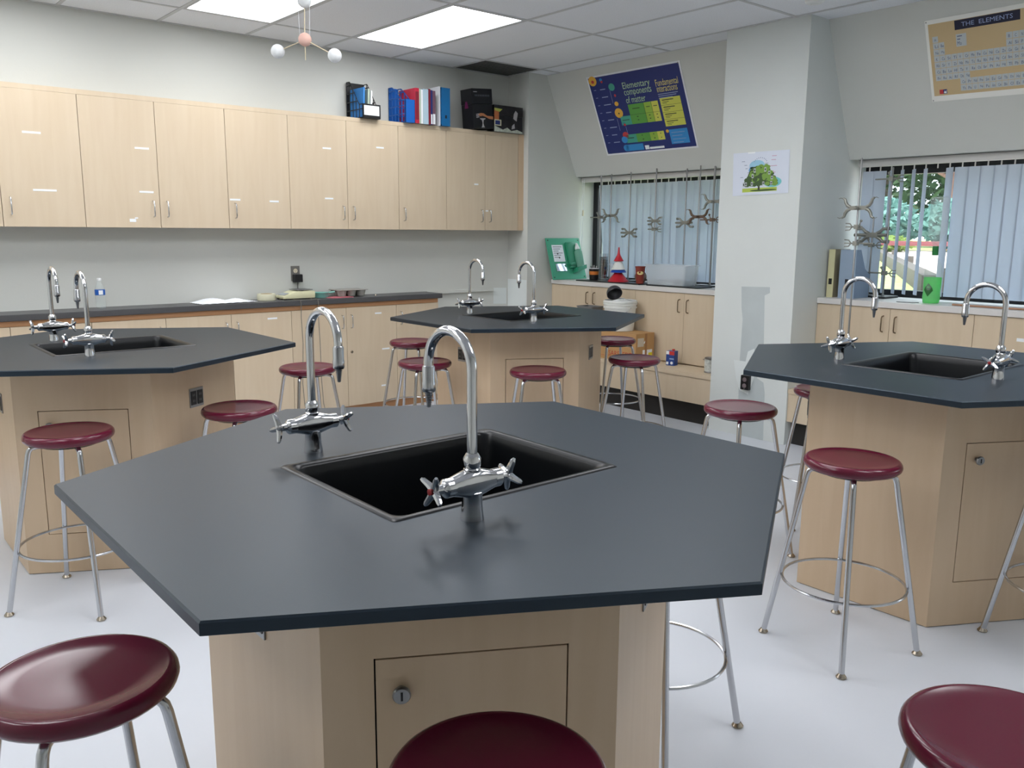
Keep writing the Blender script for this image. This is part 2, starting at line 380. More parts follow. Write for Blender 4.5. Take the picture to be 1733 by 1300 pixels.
def shrub(label, x, y, sx, sz, rgb, seed, n=2600, size=.16):
    t = thing('garden_shrub', label, 'shrub', (x, y, GZ), 0, 'shrubs beyond the window')
    m = translucent('leaf_%d_%d_%d' % rgb, rgb, .3)
    leaves(n, sx, sx, sz, size, seed).build('foliage', m, t, False)
    st = MB()
    for k in range(7):
        a = k*.9; st.tube([(0, 0, 0), (math.cos(a)*sx*.25, math.sin(a)*sx*.25, sz*.6), (math.cos(a)*sx*.55, math.sin(a)*sx*.55, sz*1.3)], [.04, .03, .012], 6)
    st.build('stems', BARK2, t)
shrub('blue green shrub with dense leaves behind the rail', 25.0, 13.2, 1.7, .82, (128, 168, 160), 1)
shrub('wide blue green shrub at the foot of the pink tree', 25.0, 9.6, 1.75, .8, (116, 158, 150), 2)
shrub('yellow green low shrub in front of the blue green ones', 23.0, 11.4, .7, .22, (150, 170, 96), 3, 900, .1)
shrub('dark green tall shrub in front of the wood', 32.0, 19.2, 2.9, 2.6, (70, 96, 58), 4, 2600, .24)
shrub('large dark shrub on the edge of the wood', 34.5, 14.0, 2.9, 2.8, (62, 88, 54), 5, 3000, .24)
shrub('bright leafy shrub beside the pink trunk', 28.5, 6.0, 2.0, 2.2, (98, 132, 66), 6, 2400, .2)
shrub('pale green shrub seen between the closed vanes', 24.5, 23.5, 2.6, 1.6, (120, 150, 84), 9, 1800, .2)
shrub('mid green shrub by the far end of the path', 20.0, 31.0, 2.8, 1.7, (112, 142, 80), 10, 1800, .2)
shrub('broad green shrub where the lawn ends', 29.0, -1.0, 3.0, 1.8, (100, 130, 74), 11, 2000, .2)
def tree(label, x, y, h, rgb, bark, seed, rr=.2):
    t = thing('garden_tree', label, 'tree', (x, y, GZ), 0, 'trees beyond the window'); rnd = random.Random(seed)
    MB().tube([(0, 0, 0), (.15, .2, h*.25), (-.1, -.1, h*.5), (.1, .3, h*.8)], [rr, rr*.8, rr*.65, rr*.3], 10).build('trunk', bark, t)
    for k in range(6):
        a = rnd.random()*6.3; z = h*(.3+.09*k)
        MB().tube([(0, 0, z), (math.cos(a)*h*.12, math.sin(a)*h*.12, z+.3), (math.cos(a)*h*.26, math.sin(a)*h*.26, z+.9)], [rr*.4, rr*.25, rr*.08], 7).build('branch', bark, t)
    m = translucent('leaf_%d_%d_%d' % rgb, rgb, .3)
    lv = leaves(6000, h*.38, h*.38, h*.3, .26, seed+50, .25); lv.xf(Matrix.Translation((0, 0, h*.45))).build('crown', m, t, False)
tree('tree with a curved pink trunk behind the shrubs', 27.6, 11.6, 7.0, (84, 112, 60), BARK, 21, .2)
tree('dark trunked tree deep in the wood', 40, 20, 11, (54, 78, 48), BARK2, 22, .3)
tree('dark trunked tree beyond the large shrub', 41, 10.5, 11, (58, 80, 50), BARK2, 23, .3)
tree('dark trunked tree far along the path', 33, 33, 11, (66, 92, 54), BARK2, 24, .3)
# ================================================================== CABINETS ON THE BACK WALL
def pull(parent, x, z, L=.104, axis='y', sgn=-1, m=None, off=.03, r=.0042):
    """bow handle standing off a front; axis y = front faces -y, x = front faces -x"""
    pts = [(0, 0, 0), (0, sgn*off*.8, .004), (0, sgn*off, .016), (0, sgn*off, L-.016), (0, sgn*off*.8, L-.004), (0, 0, L)]
    if axis == 'x': pts = [(p[1], 0, p[2]) for p in pts]
    o = MB().tube(pts, r, 8).build('handle', m or CHROME2, parent); o.location = (x, 0, z) if axis == 'y' else (0, x, z)
    return o
def sticker(parent, x, z, w_, h=.012, y=-.0006, axis='y'):
    b = MB().box(-w_/2, y-.0006, -h/2, w_/2, y+.0004, h/2)
    if axis == 'x': b.v = [(q[1], q[0], q[2]) for q in b.v]; b.f = [f[::-1] for f in b.f]
    o = b.build('label_strip', LABEL, parent, False); o.location = (x, 0, z) if axis == 'y' else (0, x, z); return o
UY, UZ0, UZ1 = 5.93, 1.455, 2.295
UD = [-.85, -.38, .09, .555, 1.014, 1.472, 1.936, 2.405, 2.871, 3.349, 3.814, 4.285, 4.699, 5.074]
ulab = {4: 'pale maple wall cabinet door unit', }
hand = {4: 'L', 5: 'R', 6: 'L', 7: 'L', 8: 'R', 9: 'L', 10: 'L', 11: 'R', 12: 'L', 3: 'R', 2: 'L', 1: 'R', 0: 'L'}
notes = {4: 'with two long labels and a left handle', 5: 'with a torn label scrap near the bottom', 6: 'with no labels and a left handle', 7: 'with two labels low on the door', 8: 'with labels high and low on a right hung handle',
         9: 'under the black magazine file, one label high up', 10: 'under the row of blue files and red books', 11: 'under the black game box', 12: 'at the corner column, under the small game box'}
stick = {4: [(53, 224, .10), (76, 322, .13)], 5: [(240, 251, .09), (248, 325, .09)], 7: [(398, 338, .075), (464, 341, .07)], 8: [(553, 251, .07), (557, 336, .07)], 9: [(643, 250, .07)], 11: [(806, 312, .045)], 12: [(824, 357, .03)]}
for k in range(len(UD)-1):
    x0, x1 = UD[k], UD[k+1]; lab = 'pale maple wall cabinet ' + notes.get(k, 'further along the wall from the hanging ball model')
    t = thing('wall_cabinet', lab, 'cabinet', ((x0+x1)/2, UY, UZ0), 0, 'maple wall cabinets'); hw = (x1-x0)/2
    MB().box(-hw+.0005, .02, 0, hw-.0005, YB-UY-.002, UZ1-UZ0).build('body', MAPLE, t, False)
    MB().box(-hw+.0005, .016, .002, hw-.0005, .0199, UZ1-UZ0-.03).build('gap_shadow', GAP, t, False)
    MB().box(-hw, 0, UZ1-UZ0-.03, hw, .02, UZ1-UZ0).build('top_rail', MAPLE, t, False)
    dr = MB().box(-hw+.0016, 0, 0, hw-.0016, .016, UZ1-UZ0-.031).build('door', MAPLE, t, False, .0012)
    hx = -hw+.045 if hand[k] == 'L' else hw-.045
    pull(dr, hx, .07)
    for (px, py, ww) in stick.get(k, []):
        p = onY(px, py, UY); sticker(dr, p.x-(x0+x1)/2, p.z-UZ0, ww)
    if k == 5:
        p = onY(225, 373, UY); sticker(dr, p.x-(x0+x1)/2, p.z-UZ0, .04, .02); p = onY(231, 369, UY); sticker(dr, p.x-(x0+x1)/2, p.z-UZ0, .02, .008)
t = tag(MB().box(5.0755, UY, UZ0, XR-.001, YB-.001, UZ1).build('filler_panel', MAPLE2, None, False), 'narrow maple filler strip between the wall cabinets and the corner column', 'panel')

# base cabinets, shallow, with dark worktop
BY, BZ = 5.90, .885
BD = [-.86, -.40, .065, .526, .988, 1.449, 1.914, 2.369, 2.83, 3.291, 3.751, 4.17]
bh = {10: 'L', 9: 'L', 8: 'R', 7: 'L', 6: 'R', 5: 'R', 4: 'L', 3: 'R', 2: 'L', 1: 'R', 0: 'L'}
bn = {4: 'below the water bottle, left of its neighbour with a right handle', 5: 'below the water bottle', 6: 'left of the sheet of paper', 7: 'below the masking tape with one label', 8: 'below the balance with hanging cords', 9: 'below the egg tray with a lock', 10: 'at the open end of the worktop'}
for k in range(len(BD)-1):
    x0, x1 = BD[k], BD[k+1]; hw = (x1-x0)/2
    t = thing('base_cabinet', 'maple base cabinet ' + bn.get(k, 'further along under the dark worktop'), 'cabinet', ((x0+x1)/2, BY, 0), 0, 'maple base cabinets under the dark worktop')
    MB().box(-hw+.0005, .02, .065, hw-.0005, YB-BY-.002, BZ).build('body', MAPLE2, t, False)
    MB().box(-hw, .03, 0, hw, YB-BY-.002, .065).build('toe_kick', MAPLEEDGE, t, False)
    MB().box(-hw+.0005, .016, .066, hw-.0005, .0199, .85).build('gap_shadow', GAP, t, False)
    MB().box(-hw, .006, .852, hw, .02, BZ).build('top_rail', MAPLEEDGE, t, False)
    dr = MB().box(-hw+.0016, 0, .066, hw-.0016, .016, .85).build('door', MAPLE, t, False, .0012)
    hx = -hw+.04 if bh[k] == 'L' else hw-.04
    pull(dr, hx, .69)
    if k in (9, 10):
        lk = MB().lathe([(.011, 0), (.011, .006), (.008, .008)], 14, (hx, 0, .50), (0, -1, 0)).build('lock', NICKEL, dr)
    for (kk, px, py, ww) in ((7, 461, 539, .075), (9, 640, 530, .06), (9, 653, 590, .07), (9, 650, 652, .05)):
        if kk == k: p = onY(px, py, BY); sticker(dr, p.x-(x0+x1)/2, p.z, ww)
tag(MB().box(-.9, 5.88, .888, 4.20, YB-.001, .928).build('worktop', CTOP, None, False, .004), 'long dark grey worktop along the back wall', 'worktop')
MB_trim = tag(MB().box(4.21, YB-.03, .905, 4.95, YB-.001, .93).build('wall_strip', WALL, None, False), 'short painted wooden strip on the wall past the worktop end', 'strip')
wp = MB().add([tuple(onY(px, py, YB-.0008)) for px, py in ((835, 514), (857, 514), (857, 487), (835, 487))], [(0, 1, 2, 3)])
tag(wp.build('paint_square', PATCHL, None, False), 'pale square of fresh paint on the back wall by the corner', 'patch')
wp = MB().add([(XR-.0008, YC+.005, 0.6), (XR-.0008, YB-.005, .6), (XR-.0008, YB-.005, 1.01), (XR-.0008, YC+.005, 1.01)], [(3, 2, 1, 0)])
tag(wp.build('paint_square', PATCHL, None, False), 'pale square of fresh paint on the side of the corner column', 'patch')

# ================================================================== WINDOW BAY CABINETS
FX, RZ, BEN, BFX = 5.45, 1.0, .394, 5.15
def bay(y0, y1, splits, labs, topname, benchlab, single=False):
    for k in range(len(splits)-1):
        a, b = splits[k], splits[k+1]; hw = abs(a-b)/2; cy = (a+b)/2
        t = thing('bay_cabinet', labs[k], 'cabinet', (FX, cy, 0), 0, 'maple cabinets under the windows')
        MB().box(.02, -hw+.0005, 0.01, XW-.032-FX, hw-.0005, RZ-.032).build('body', MAPLE2, t, False)
        MB().box(.016, -hw+.0005, BEN+.006, .0199, hw-.0005, RZ-.034).build('gap_shadow', GAP, t, False)
        ds = []
        for s in (1, -1):
            if s == 1: dd = MB().box(0, .0012, BEN+.008, .016, hw-.0012, RZ-.034)
            else: dd = MB().box(0, -hw+.0012, BEN+.008, .016, -.0012, RZ-.034)
            d_ = dd.build('door', MAPLE, t, False, .0012)
            pull(d_, s*.043, .812, .104, 'x', -1, mat('bronze_pull', (120, 104, 84), .35, .9), .028)
            ds.append(d_)
        if 'label tag' in labs[k]: sticker(ds[0], .25, .84, .05, .02, -.0006, 'x')
    y0b, y1b = min(y0, y1), max(y0, y1)
    tag(MB().box(FX-.012, y0b+.001, RZ-.031, XW-.031, y1b-.001, RZ+.008).build('counter_top', CREAMTOP, None, False, .003), topname, 'worktop')
    t = thing('window_bench', benchlab, 'bench', (BFX, (y0b+y1b)/2, 0)); h = (y1b-y0b)/2-.001
    MB().box(-.004, -h, BEN-.03, FX-BFX-.001, h, BEN).build('bench_top', MAPLE, t, False, .002)
    MB().box(.004, -h, .165, .02, h, BEN-.031).build('front_panel', MAPLE, t, False)
    MB().box(.06, -h, 0, .08, h, .165).build('toe_kick', mat('dark_kick', (38, 36, 34), .7), t, False)
    MB().box(.021, -h, .165, FX-BFX-.002, h, .18).build('bottom_panel', MAPLE2, t, False)
bay(YP1, YC, [YC-.001, 4.83, YP1+.001], ['maple cabinet under the window next to the green board', 'maple cabinet under the window above the small blue tin'], 'pale counter top below the window beside the green board', 'low maple bench holding the cardboard box and blue tin')
bay(-1.2, YP0, [YP0-.001, 2.11, 1.07, .03, -1.01], ['maple cabinet under the pale binders', 'maple cabinet under the closed vanes with a small white label tag', 'maple cabinet further along the window counter past the green bottle', 'last maple cabinet along the window counter'], 'pale counter top below the window with the green bottle', 'low maple bench below the counter with the green bottle')

# ================================================================== LAB TABLES
TH, TS, BR = .9141, .830, .538
AP = BR*math.cos(R(30))
def hexpts(r): return [(r*math.cos(R(30+60*k)), r*math.sin(R(30+60*k))) for k in range(6)]
def make_table():
    t = thing('lab_table', '', 'table')
    # top slab with a sink cut-out
    hole = [(x+.008, y) for x, y in rrect(.285, .224, .03)]
    bm = bmesh.new()
    def loop(pts, z):
        vs = [bm.verts.new((x, y, z)) for x, y in pts]; es = [bm.edges.new((vs[i], vs[(i+1) % len(vs)])) for i in range(len(vs))]; return vs, es
    r1 = TS; th = .023
    o1, e1 = loop(hexpts(r1-.004), TH); o2, e2 = loop(hexpts(r1), TH-.003); o3, e3 = loop(hexpts(r1), TH-th+.002); o4, e4 = loop(hexpts(r1-.004), TH-th)
    i1, f1 = loop(hole, TH); i2, f2 = loop(hole, TH-th)
    for A, B in ((o1, o2), (o2, o3), (o3, o4)):
        for k in range(6): bm.faces.new((A[k], B[k], B[(k+1) % 6], A[(k+1) % 6]))
    for k in range(len(i1)): bm.faces.new((i1[k], i1[(k+1) % len(i1)], i2[(k+1) % len(i1)], i2[k]))
    bmesh.ops.triangle_fill(bm, edges=e1+f1, use_beauty=True); bmesh.ops.triangle_fill(bm, edges=e4+f2, use_beauty=True)
    bmesh.ops.recalc_face_normals(bm, faces=bm.faces); me = bpy.data.meshes.new('table_top'); bm.to_mesh(me); bm.free(); me.materials.append(EPOXY)
    link('table_top', me, t)
    # drop-in sink: shallow raised lip, rounded mouth, basin
    prof = [(.303, .241, .008, TH+.0003), (.300, .238, .012, TH+.0035), (.290, .228, .02, TH+.0035), (.282, .220, .026, TH+.0005), (.278, .217, .03, TH-.006), (.274, .213, .034, TH-.03), (.262, .202, .045, TH-.22), (.24, .18, .05, TH-.235)]
    b = MB(); L_ = []
    for hx, hy, r, z in prof: L_.append([(x+.008, y, z) for x, y in rrect(hx, hy, r)])
    n = len(L_[0]); vs = [p for l in L_ for p in l]
    fs = [(i*n+k, (i*n+(k+1) % n), (i+1)*n+(k+1) % n, (i+1)*n+k) for i in range(len(L_)-1) for k in range(n)]+[tuple(range((len(L_)-1)*n, len(L_)*n))]
    b.add(vs, fs); sk = b.build('sink', SINKM, t, True, 0, 50)
    MB().lathe([(.034, 0), (.034, .003), (.026, .004), (.024, .001)], 20, (.008, 0, TH-.235)).build('drain', STEEL, sk)
    # pedestal
    core = [(x*.93, y*.93) for x, y in hexpts(BR)]
    MB().prism(core, .004, TH-.27).build('core', GAP, t, False)
    for k in range(6):
        th_ = 60*k; e = BR/2
        M = Matrix.Rotation(R(th_), 4, 'Z') @ Matrix.Translation((AP, 0, 0))
        def brd(s0, s1, z0, z1, d=.02, proud=0):
            # mitred board on a face: local x = outward, y = along face
            return [(proud, s0, z0), (proud, s1, z0), (proud, s1, z1), (proud, s0, z1), (-d, s0+(d*.577 if s0 == -e else 0), z0), (-d, s1-(d*.577 if s1 == e else 0), z0), (-d, s1-(d*.577 if s1 == e else 0), z1), (-d, s0+(d*.577 if s0 == -e else 0), z1)]
        F8 = [(0, 1, 2, 3), (5, 4, 7, 6), (1, 0, 4, 5), (2, 1, 5, 6), (3, 2, 6, 7), (0, 3, 7, 4)]
        zt = TH-.0235
        if th_ in (240, 60):
            b = MB(); ds0, ds1, dz0, dz1 = -.176, .172, .174, .703
            for (s0, s1, z0, z1) in ((-e, ds0-.002, .003, zt), (ds1+.002, e, .003, zt), (ds0-.002, ds1+.002, .003, dz0-.002), (ds0-.002, ds1+.002, dz1+.002, zt)): b.add(brd(s0, s1, z0, z1), F8)
            b.xf(M).build('front_panel', MAPLE2, t, False)
            dr = MB().add(brd(ds0+.001, ds1-.001, dz0+.001, dz1-.001), F8).xf(M).build('access_door', MAPLE2, t, False)
            kb = MB().lathe([(.0085, 0), (.0085, .01), (.0155, .014), (.0165, .02), (.014, .024), (.012, .0235)], 20, (0, ds0+.045, .642), (1, 0, 0)); kb.xf(M); kb.build('lock_knob', STEEL, dr)
            MB().box(.0238, ds0+.043, .634, .0246, ds0+.047, .650).xf(M).build('key_slot', BLACK, dr)
        else:
            MB().add(brd(-e, e, .003, zt), F8).xf(M).build('side_panel', MAPLE2, t, False)
        if th_ in (180, 300, 0, 120):
            pl = MB().box(.0, -.044, .660, .004, .044, .746).xf(M).build('outlet_plate', STEEL, t, False, .001)
            for s in (-.021, .021):
                MB().box(.004, s-.017, .672, .006, s+.017, .734).xf(M).build('receptacle', BLACK, pl, False)
                MB().box(.006, s-.006, .685, .0065, s-.003, .695).box(.006, s+.003, .685, .0065, s+.006, .695).box(.006, s-.006, .711, .0065, s-.003, .721).box(.006, s+.003, .711, .0065, s+.006, .721).xf(M).build('slot', mat('slot_grey', (110, 110, 112), .5), pl, False)
        MB().box(-.012, -e+.012, 0, -.004, e-.012, .003).xf(M).build('floor_seal', GAP, t, False)
    return t
TC = {'A': (1.0954, 1.5221), 'B': (1.1027, 4.1798), 'C': (3.5543, 4.1167), 'D': (3.5600, 1.5250)}
TL = {'A': 'hexagonal black topped lab table farthest from the windows and wall cabinets', 'B': 'hexagonal black topped lab table beside the wall cabinets and water bottle',
      'C': 'hexagonal black topped lab table between the worktop end and the cardboard box', 'D': 'hexagonal black topped lab table beside the white pillar'}
tab = make_table(); tab.location = (*TC['A'], 0); tab['label'] = TL['A']; tab['group'] = 'hexagonal lab tables'
for k in 'BCD':
    d_ = dup(tab, (*TC[k], 0), 0, TL[k])
    if k == 'D':      # blank side panel towards the pillar
        pl = [c for c in d_.children if c.name.startswith('outlet_plate')]
        for c in pl:
            cx = sum(v.co.x for v in c.data.vertices)/len(c.data.vertices)
            if cx < -.4:
                for g_ in list(c.children): bpy.data.objects.remove(g_, do_unlink=True)
                bpy.data.objects.remove(c, do_unlink=True)

# gas / water faucets: base, body, two cross handles, gooseneck with serrated nozzle
def make_faucet():
    t = thing('lab_faucet', '', 'faucet')
    MB().lathe([(.0225, 0), (.0225, .002), (.0212, .012), (.0195, .03), (.019, .046), (.021, .054)], 28).build('pedestal', CHROME, t)
    # body: oval valve body lying along x
    b = MB(); secs = [(-.05, .0165, .0165), (-.044, .0175, .018), (-.034, .019, .0205), (-.018, .021, .025), (0, .022, .0275), (.018, .021, .025), (.034, .019, .0205), (.044, .0175, .018), (.05, .0165, .0165)]
    n = 20; vs = []
    for x, ry, rz in secs:
        for k in range(n):
            a = 2*math.pi*k/n; ca, sa = math.cos(a), math.sin(a)
            yy = ry*math.copysign(abs(ca)**.75, ca); zz = rz*math.copysign(abs(sa)**.75, sa); vs.append((x, yy, .071+zz))
    fs = [(i*n+k, i*n+(k+1) % n, (i+1)*n+(k+1) % n, (i+1)*n+k) for i in range(len(secs)-1) for k in range(n)]+[tuple(range(n-1, -1, -1)), tuple(range((len(secs)-1)*n, len(secs)*n))]
    b.add(vs, [f[::-1] for f in fs]); b.build('valve_body', CHROME, t)
    for s in (-1, 1):
        MB().lathe([(.018, .046), (.018, .062), (.0145, .066), (.009, .069), (.0075, .082)], 16, (0, 0, .071), (s, 0, 0)).build('bonnet', CHROME, t)
        h = MB().sphere((s*.086, 0, .071), .0085, 12)
        for q in range(4):
            a = R(90*q+ (18 if s > 0 else 32)); d = Vector((0, math.cos(a), math.sin(a)))
            c0 = Vector((s*.086, 0, .071)); h.tube([c0, c0+d*.016+Vector((s*.002, 0, 0)), c0+d*.030+Vector((s*.006, 0, 0)), c0+d*.0345+Vector((s*.008, 0, 0))], [.008, .0068, .0054, .003], 8)
        hd = h.build('cross_handle', CHROME, t)
        MB().lathe([(.006, .0), (.006, .003), (.004, .004)], 14, (s*.094, 0, .071), (s, 0, 0)).build('index_button', MATS.get('index_red') or mat('index_red', (150, 40, 44), .4), hd) if s < 0 else None
    MB().lathe([(.0165, .088), (.0165, .098), (.0145, .100), (.0165, .104), (.017, .118), (.0135, .124), (.0115, .128)], 20).build('swivel_nut', CHROME, t)
    Rr = .069; zc = .279; pts = [(0, 0, .12), (0, 0, .2)]+[(0, Rr-Rr*math.cos(R(a)), zc+Rr*math.sin(R(a))) for a in range(0, 181, 10)]+[(0, 2*Rr, .268)]
    MB().tube(pts, .0098, 16).build('gooseneck', CHROME, t)
    MB().lathe([(.0115, .222), (.0135, .226), (.0135, .240), (.0125, .242), (.0125, .270), (.0105, .274)], 18, (0, 2*Rr, 0)).build('outlet_collar', CHROME2, t)
    pr = []
    for i in range(9):
        z = .222-.0034*i; r = .0085-.00048*i; pr += [(r, z), (r*.99, z-.0014), (r*.72, z-.0018), (r*.7, z-.0033)]
    MB().lathe(pr[::-1], 14, (0, 2*Rr, 0)).build('serrated_nozzle', mat('dark_nozzle', (120, 124, 132), .22, .9), t)
    return t
fau = make_faucet(); first = True
fl = {'A': 'lab table farthest from the windows', 'B': 'lab table by the wall cabinets', 'C': 'lab table near the cardboard box', 'D': 'lab table beside the white pillar'}
for k in 'ABCD':
    for s, nm in ((-1, 'on the door side of the '), (1, 'across the sink from the door on the ')):
        loc = (TC[k][0]-.170, TC[k][1]+s*.316, TH+.0002); rz = 0 if s < 0 else math.pi; lab = ('chrome gooseneck faucet ' if s < 0 else 'chrome faucet ') + nm + fl[k]
        if first: fau.location = loc; fau['label'] = lab; fau['group'] = 'chrome gooseneck faucets'; first = False
        else: dup(fau, loc, rz, lab)

# ================================================================== STOOLS
def make_stool():
    t = thing('lab_stool', '', 'stool', group='maroon lab stools')
    MB().lathe([(.10, .643), (.135, .643), (.150, .648), (.158, .656), (.161, .665), (.1595, .674), (.1545, .681), (.148, .6845), (.143, .6835), (.138, .6815), (.10, .6795), (.05, .679), (.0, .679)], 56, (0, 0, 0), None, True, False).build('seat', MAROON, t, True, 0, 60)
    for k in range(4):
        a = R(90*k); d = Vector((math.cos(a), math.sin(a), 0)); P = lambda r, z: d*r+Vector((0, 0, z))
        MB().tube([P(.085, .636), (P(.115, .636)), P(.132, .633), P(.1405, .624), P(.145, .61), P(.158, .54), P(.256, .014)], .0098, 12).build('leg', CHROME2, t)
        MB().lathe([(.011, 0), (.0165, .001), (.0175, .005), (.013, .011), (.009, .016)], 16, P(.258, 0)).build('glide', NICKEL, t)
    MB().tube([(.206*math.cos(R(a)), .206*math.sin(R(a)), .236) for a in range(0, 360, 8)], .0052, 8, True).build('foot_ring', CHROME2, t)
    MB().lathe([(.105, .632), (.105, .643)], 24).build('mounting_plate', BLACK, t)
    return t
ST = [  # x, y, alpha (leg angle in the view frame), label
 (.752, 3.521, None, 'maroon stool in front of the door of the table by the wall cabinets', 0),
 (1.440, 3.547, 10, 'maroon stool by the outlet side of the table by the wall cabinets', None),
 (2.198, 4.400, 20, 'maroon stool standing between the wall side tables, facing the base cabinets with cords', None),
 (3.310, 5.005, -18, 'maroon stool between the base cabinets and the table near the cardboard box', None),
 (2.839, 4.162, 20, 'maroon stool at the worktop side of the table near the cardboard box', None),
 (3.154, 3.501, 35, 'maroon stool in front of the door of the table near the cardboard box', None),
 (4.544, 4.221, 20, 'maroon stool right against the cardboard box on the bench', None),
 (3.938, 3.482, -20, 'maroon stool in front of the small blue tin', None),
 (3.187, 2.181, 0, 'maroon stool standing before the white pillar', None),
 (3.897, 2.165, 27, 'maroon stool half hidden behind the table beside the pillar', None),
 (2.728, 1.404, -4, 'maroon stool beside the panel of the table near the pillar, clear of its door', None),
 (3.315, .868, None, 'maroon stool in front of the door of the table beside the pillar', 110),
 (1.812, 1.492, None, 'maroon stool tucked under the table farthest from the windows', -41),
 (.309, 1.520, 26, 'dark glossy stool mirroring the underside of the table farthest from the windows', None),
 (.700, .853, 15, 'maroon stool in front of the door of the table farthest from the windows', None),
 (1.367, .411, 20, 'maroon stool with smudged seat apart from all the tables', None)]
sto = make_stool()
for i, (x, y, al, lab, rz) in enumerate(ST):
    if al is not None:
        az = math.atan2(x, y); er = Vector((math.cos(az), -math.sin(az))); ec = Vector((-math.sin(az), -math.cos(az))); d = er*math.cos(R(al))+ec*math.sin(R(al)); rot = math.atan2(d.y, d.x)
    else: rot = R(rz)
    if i == 0: sto.location = (x, y, 0); sto.rotation_euler = (0, 0, rot); sto['label'] = lab
    else: dup(sto, (x, y, 0), rot, lab)

# ================================================================== POSTERS
class Sheet:
    """a paper sheet given by its four corners; prints and letters follow the sheet"""
    def __init__(s, name, label, cat, TL, TR, BR_, BL, m, thick=.0012, bow=0.0, parts='paper'):
        s.c = [Vector(p) for p in (TL, TR, BR_, BL)]; s.n = (s.c[1]-s.c[0]).cross(s.c[3]-s.c[0]).normalized(); s.bow = bow
        if s.n.dot(CAM-s.c[0]) < 0: s.n = -s.n
        s.o = (s.c[2]+s.c[3])/2; s.t = thing(name, label, cat, s.o)
        b = MB(); N = 8; top = []; bot = []
        for j in range(N+1):
            for i in range(N+1): top.append(s.P(i/N, j/N, thick)); bot.append(s.P(i/N, j/N, 0))
        vs = top+bot; K = (N+1)**2; fs = []
        for j in range(N):
            for i in range(N):
                q = (j*(N+1)+i, j*(N+1)+i+1, (j+1)*(N+1)+i+1, (j+1)*(N+1)+i); fs.append(q); fs.append(tuple(K+x for x in q[::-1]))
        ed = [(i, i+1) for i in range(N)]+[(K0*(N+1)+N, (K0+1)*(N+1)+N) for K0 in range(N)]+[(N*(N+1)+i+1, N*(N+1)+i) for i in range(N-1, -1, -1)]+[((K0+1)*(N+1), K0*(N+1)) for K0 in range(N-1, -1, -1)]
        fs += [(a+K, b_+K, b_, a) for a, b_ in ed]
        b.add(vs, fs); b.build(parts, m, s.t); s.h = thick
    def P(s, u, v, h=0):
        a = s.c[0].lerp(s.c[1], u); b = s.c[3].lerp(s.c[2], u)
        return a.lerp(b, v)+s.n*(h+s.bow*4*v*(1-v)*(.3+.7*u))-s.o
    def rect(s, u0, v0, u1, v1, m, name='print_panel', lv=1):
        b = MB(); N = 4; vs = [s.P(u0+(u1-u0)*i/N, v0+(v1-v0)*j/N, s.h+.0003*lv) for j in range(N+1) for i in range(N+1)]
        b.add(vs, [(j*(N+1)+i, j*(N+1)+i+1, (j+1)*(N+1)+i+1, (j+1)*(N+1)+i) for j in range(N) for i in range(N)]); return b.build(name, m, s.t, False)
    def rects(s, rs, m, name, lv=2):
        b = MB()
        for u0, v0, u1, v1 in rs: b.quad(*[s.P(u, v, s.h+.0003*lv) for u, v in ((u0, v0), (u1, v0), (u1, v1), (u0, v1))])
        return b.build(name, m, s.t, False)
    def poly(s, pts, m, name='print_shape', lv=2):
        b = MB(); b.add([s.P(u, v, s.h+.0003*lv) for u, v in pts], [tuple(range(len(pts)))]); return b.build(name, m, s.t, False)
    def disc(s, u, v, ru, rv, m, name='print_disc', lv=2, n=20):
        return s.poly([(u+ru*math.cos(2*math.pi*k/n), v+rv*math.sin(2*math.pi*k/n)) for k in range(n)], m, name, lv)
    def text(s, body, u0, v1, u1, v0, m, name='lettering', lv=3):
        """fit body into the box u0..u1, v0 (top)..v1 (bottom)"""
        vs, fs = text_mesh(body); x0, x1, y0, y1 = extent(vs)
        b = MB(); b.add([s.P(u0+(x-x0)/(x1-x0)*(u1-u0), v1-(y-y0)/(y1-y0)*(v1-v0), s.h+.0003*lv) for x, y, _ in vs], fs); return b.build(name, m, s.t, False)
SA, SB = Vector((5.35, 0, 2.814)), Vector((5.742, 0, 1.953)); SD = (SB-SA).normalized(); SN = Vector((SD.z, 0, -SD.x))
if SN.x > 0: SN = -SN
def onS(px, py, h=.002):
    d = ray(px, py); k = SN.dot(SA+SN*h-CAM)/SN.dot(d); return CAM+d*k
NAVY = mat('poster_navy', (34, 48, 112), .45); PYEL = mat('poster_yellow', (206, 208, 92), .5); PG1 = mat('poster_green', (92, 158, 70), .5); PG2 = mat('poster_lime', (150, 186, 72), .5)
PTEAL = mat('poster_teal', (70, 160, 140), .5); PBLUE = mat('poster_blue', (52, 140, 205), .5); PTXT = mat('poster_title', (176, 208, 170), .5); PTXY = mat('poster_heading', (220, 208, 128), .5)
POR = mat('poster_orange', (226, 176, 70), .5); PRED = mat('poster_red', (190, 60, 64), .5); PINK = mat('poster_ink', (50, 60, 50), .6); PPALE = mat('poster_small_print', (150, 165, 200), .6)
p = Sheet('physics_poster', 'blue poster titled Elementary components of matter on the sloping wall', 'poster', onS(992, 131), onS(1150, 102), onS(1182.5, 249.5), onS(1028, 263.4), PAPER, .0012, 0)
p.rect(.015, .02, .985, .98, NAVY, 'print_ground', 1)
p.text('Elementary', .375, .235, .665, .135, PTXT); p.text('components', .375, .315, .665, .225, PTXT); p.text('of matter', .375, .385, .585, .305, PTXT)
p.text('Fundamental', .72, .24, .945, .165, PTXY); p.text('interactions', .72, .31, .925, .235, PTXY)
p.rects([(.72, .33+.022*k, .72+w_, .338+.022*k) for k, w_ in ((0, .2), (1, .18), (2, .14))], PPALE, 'small_print')
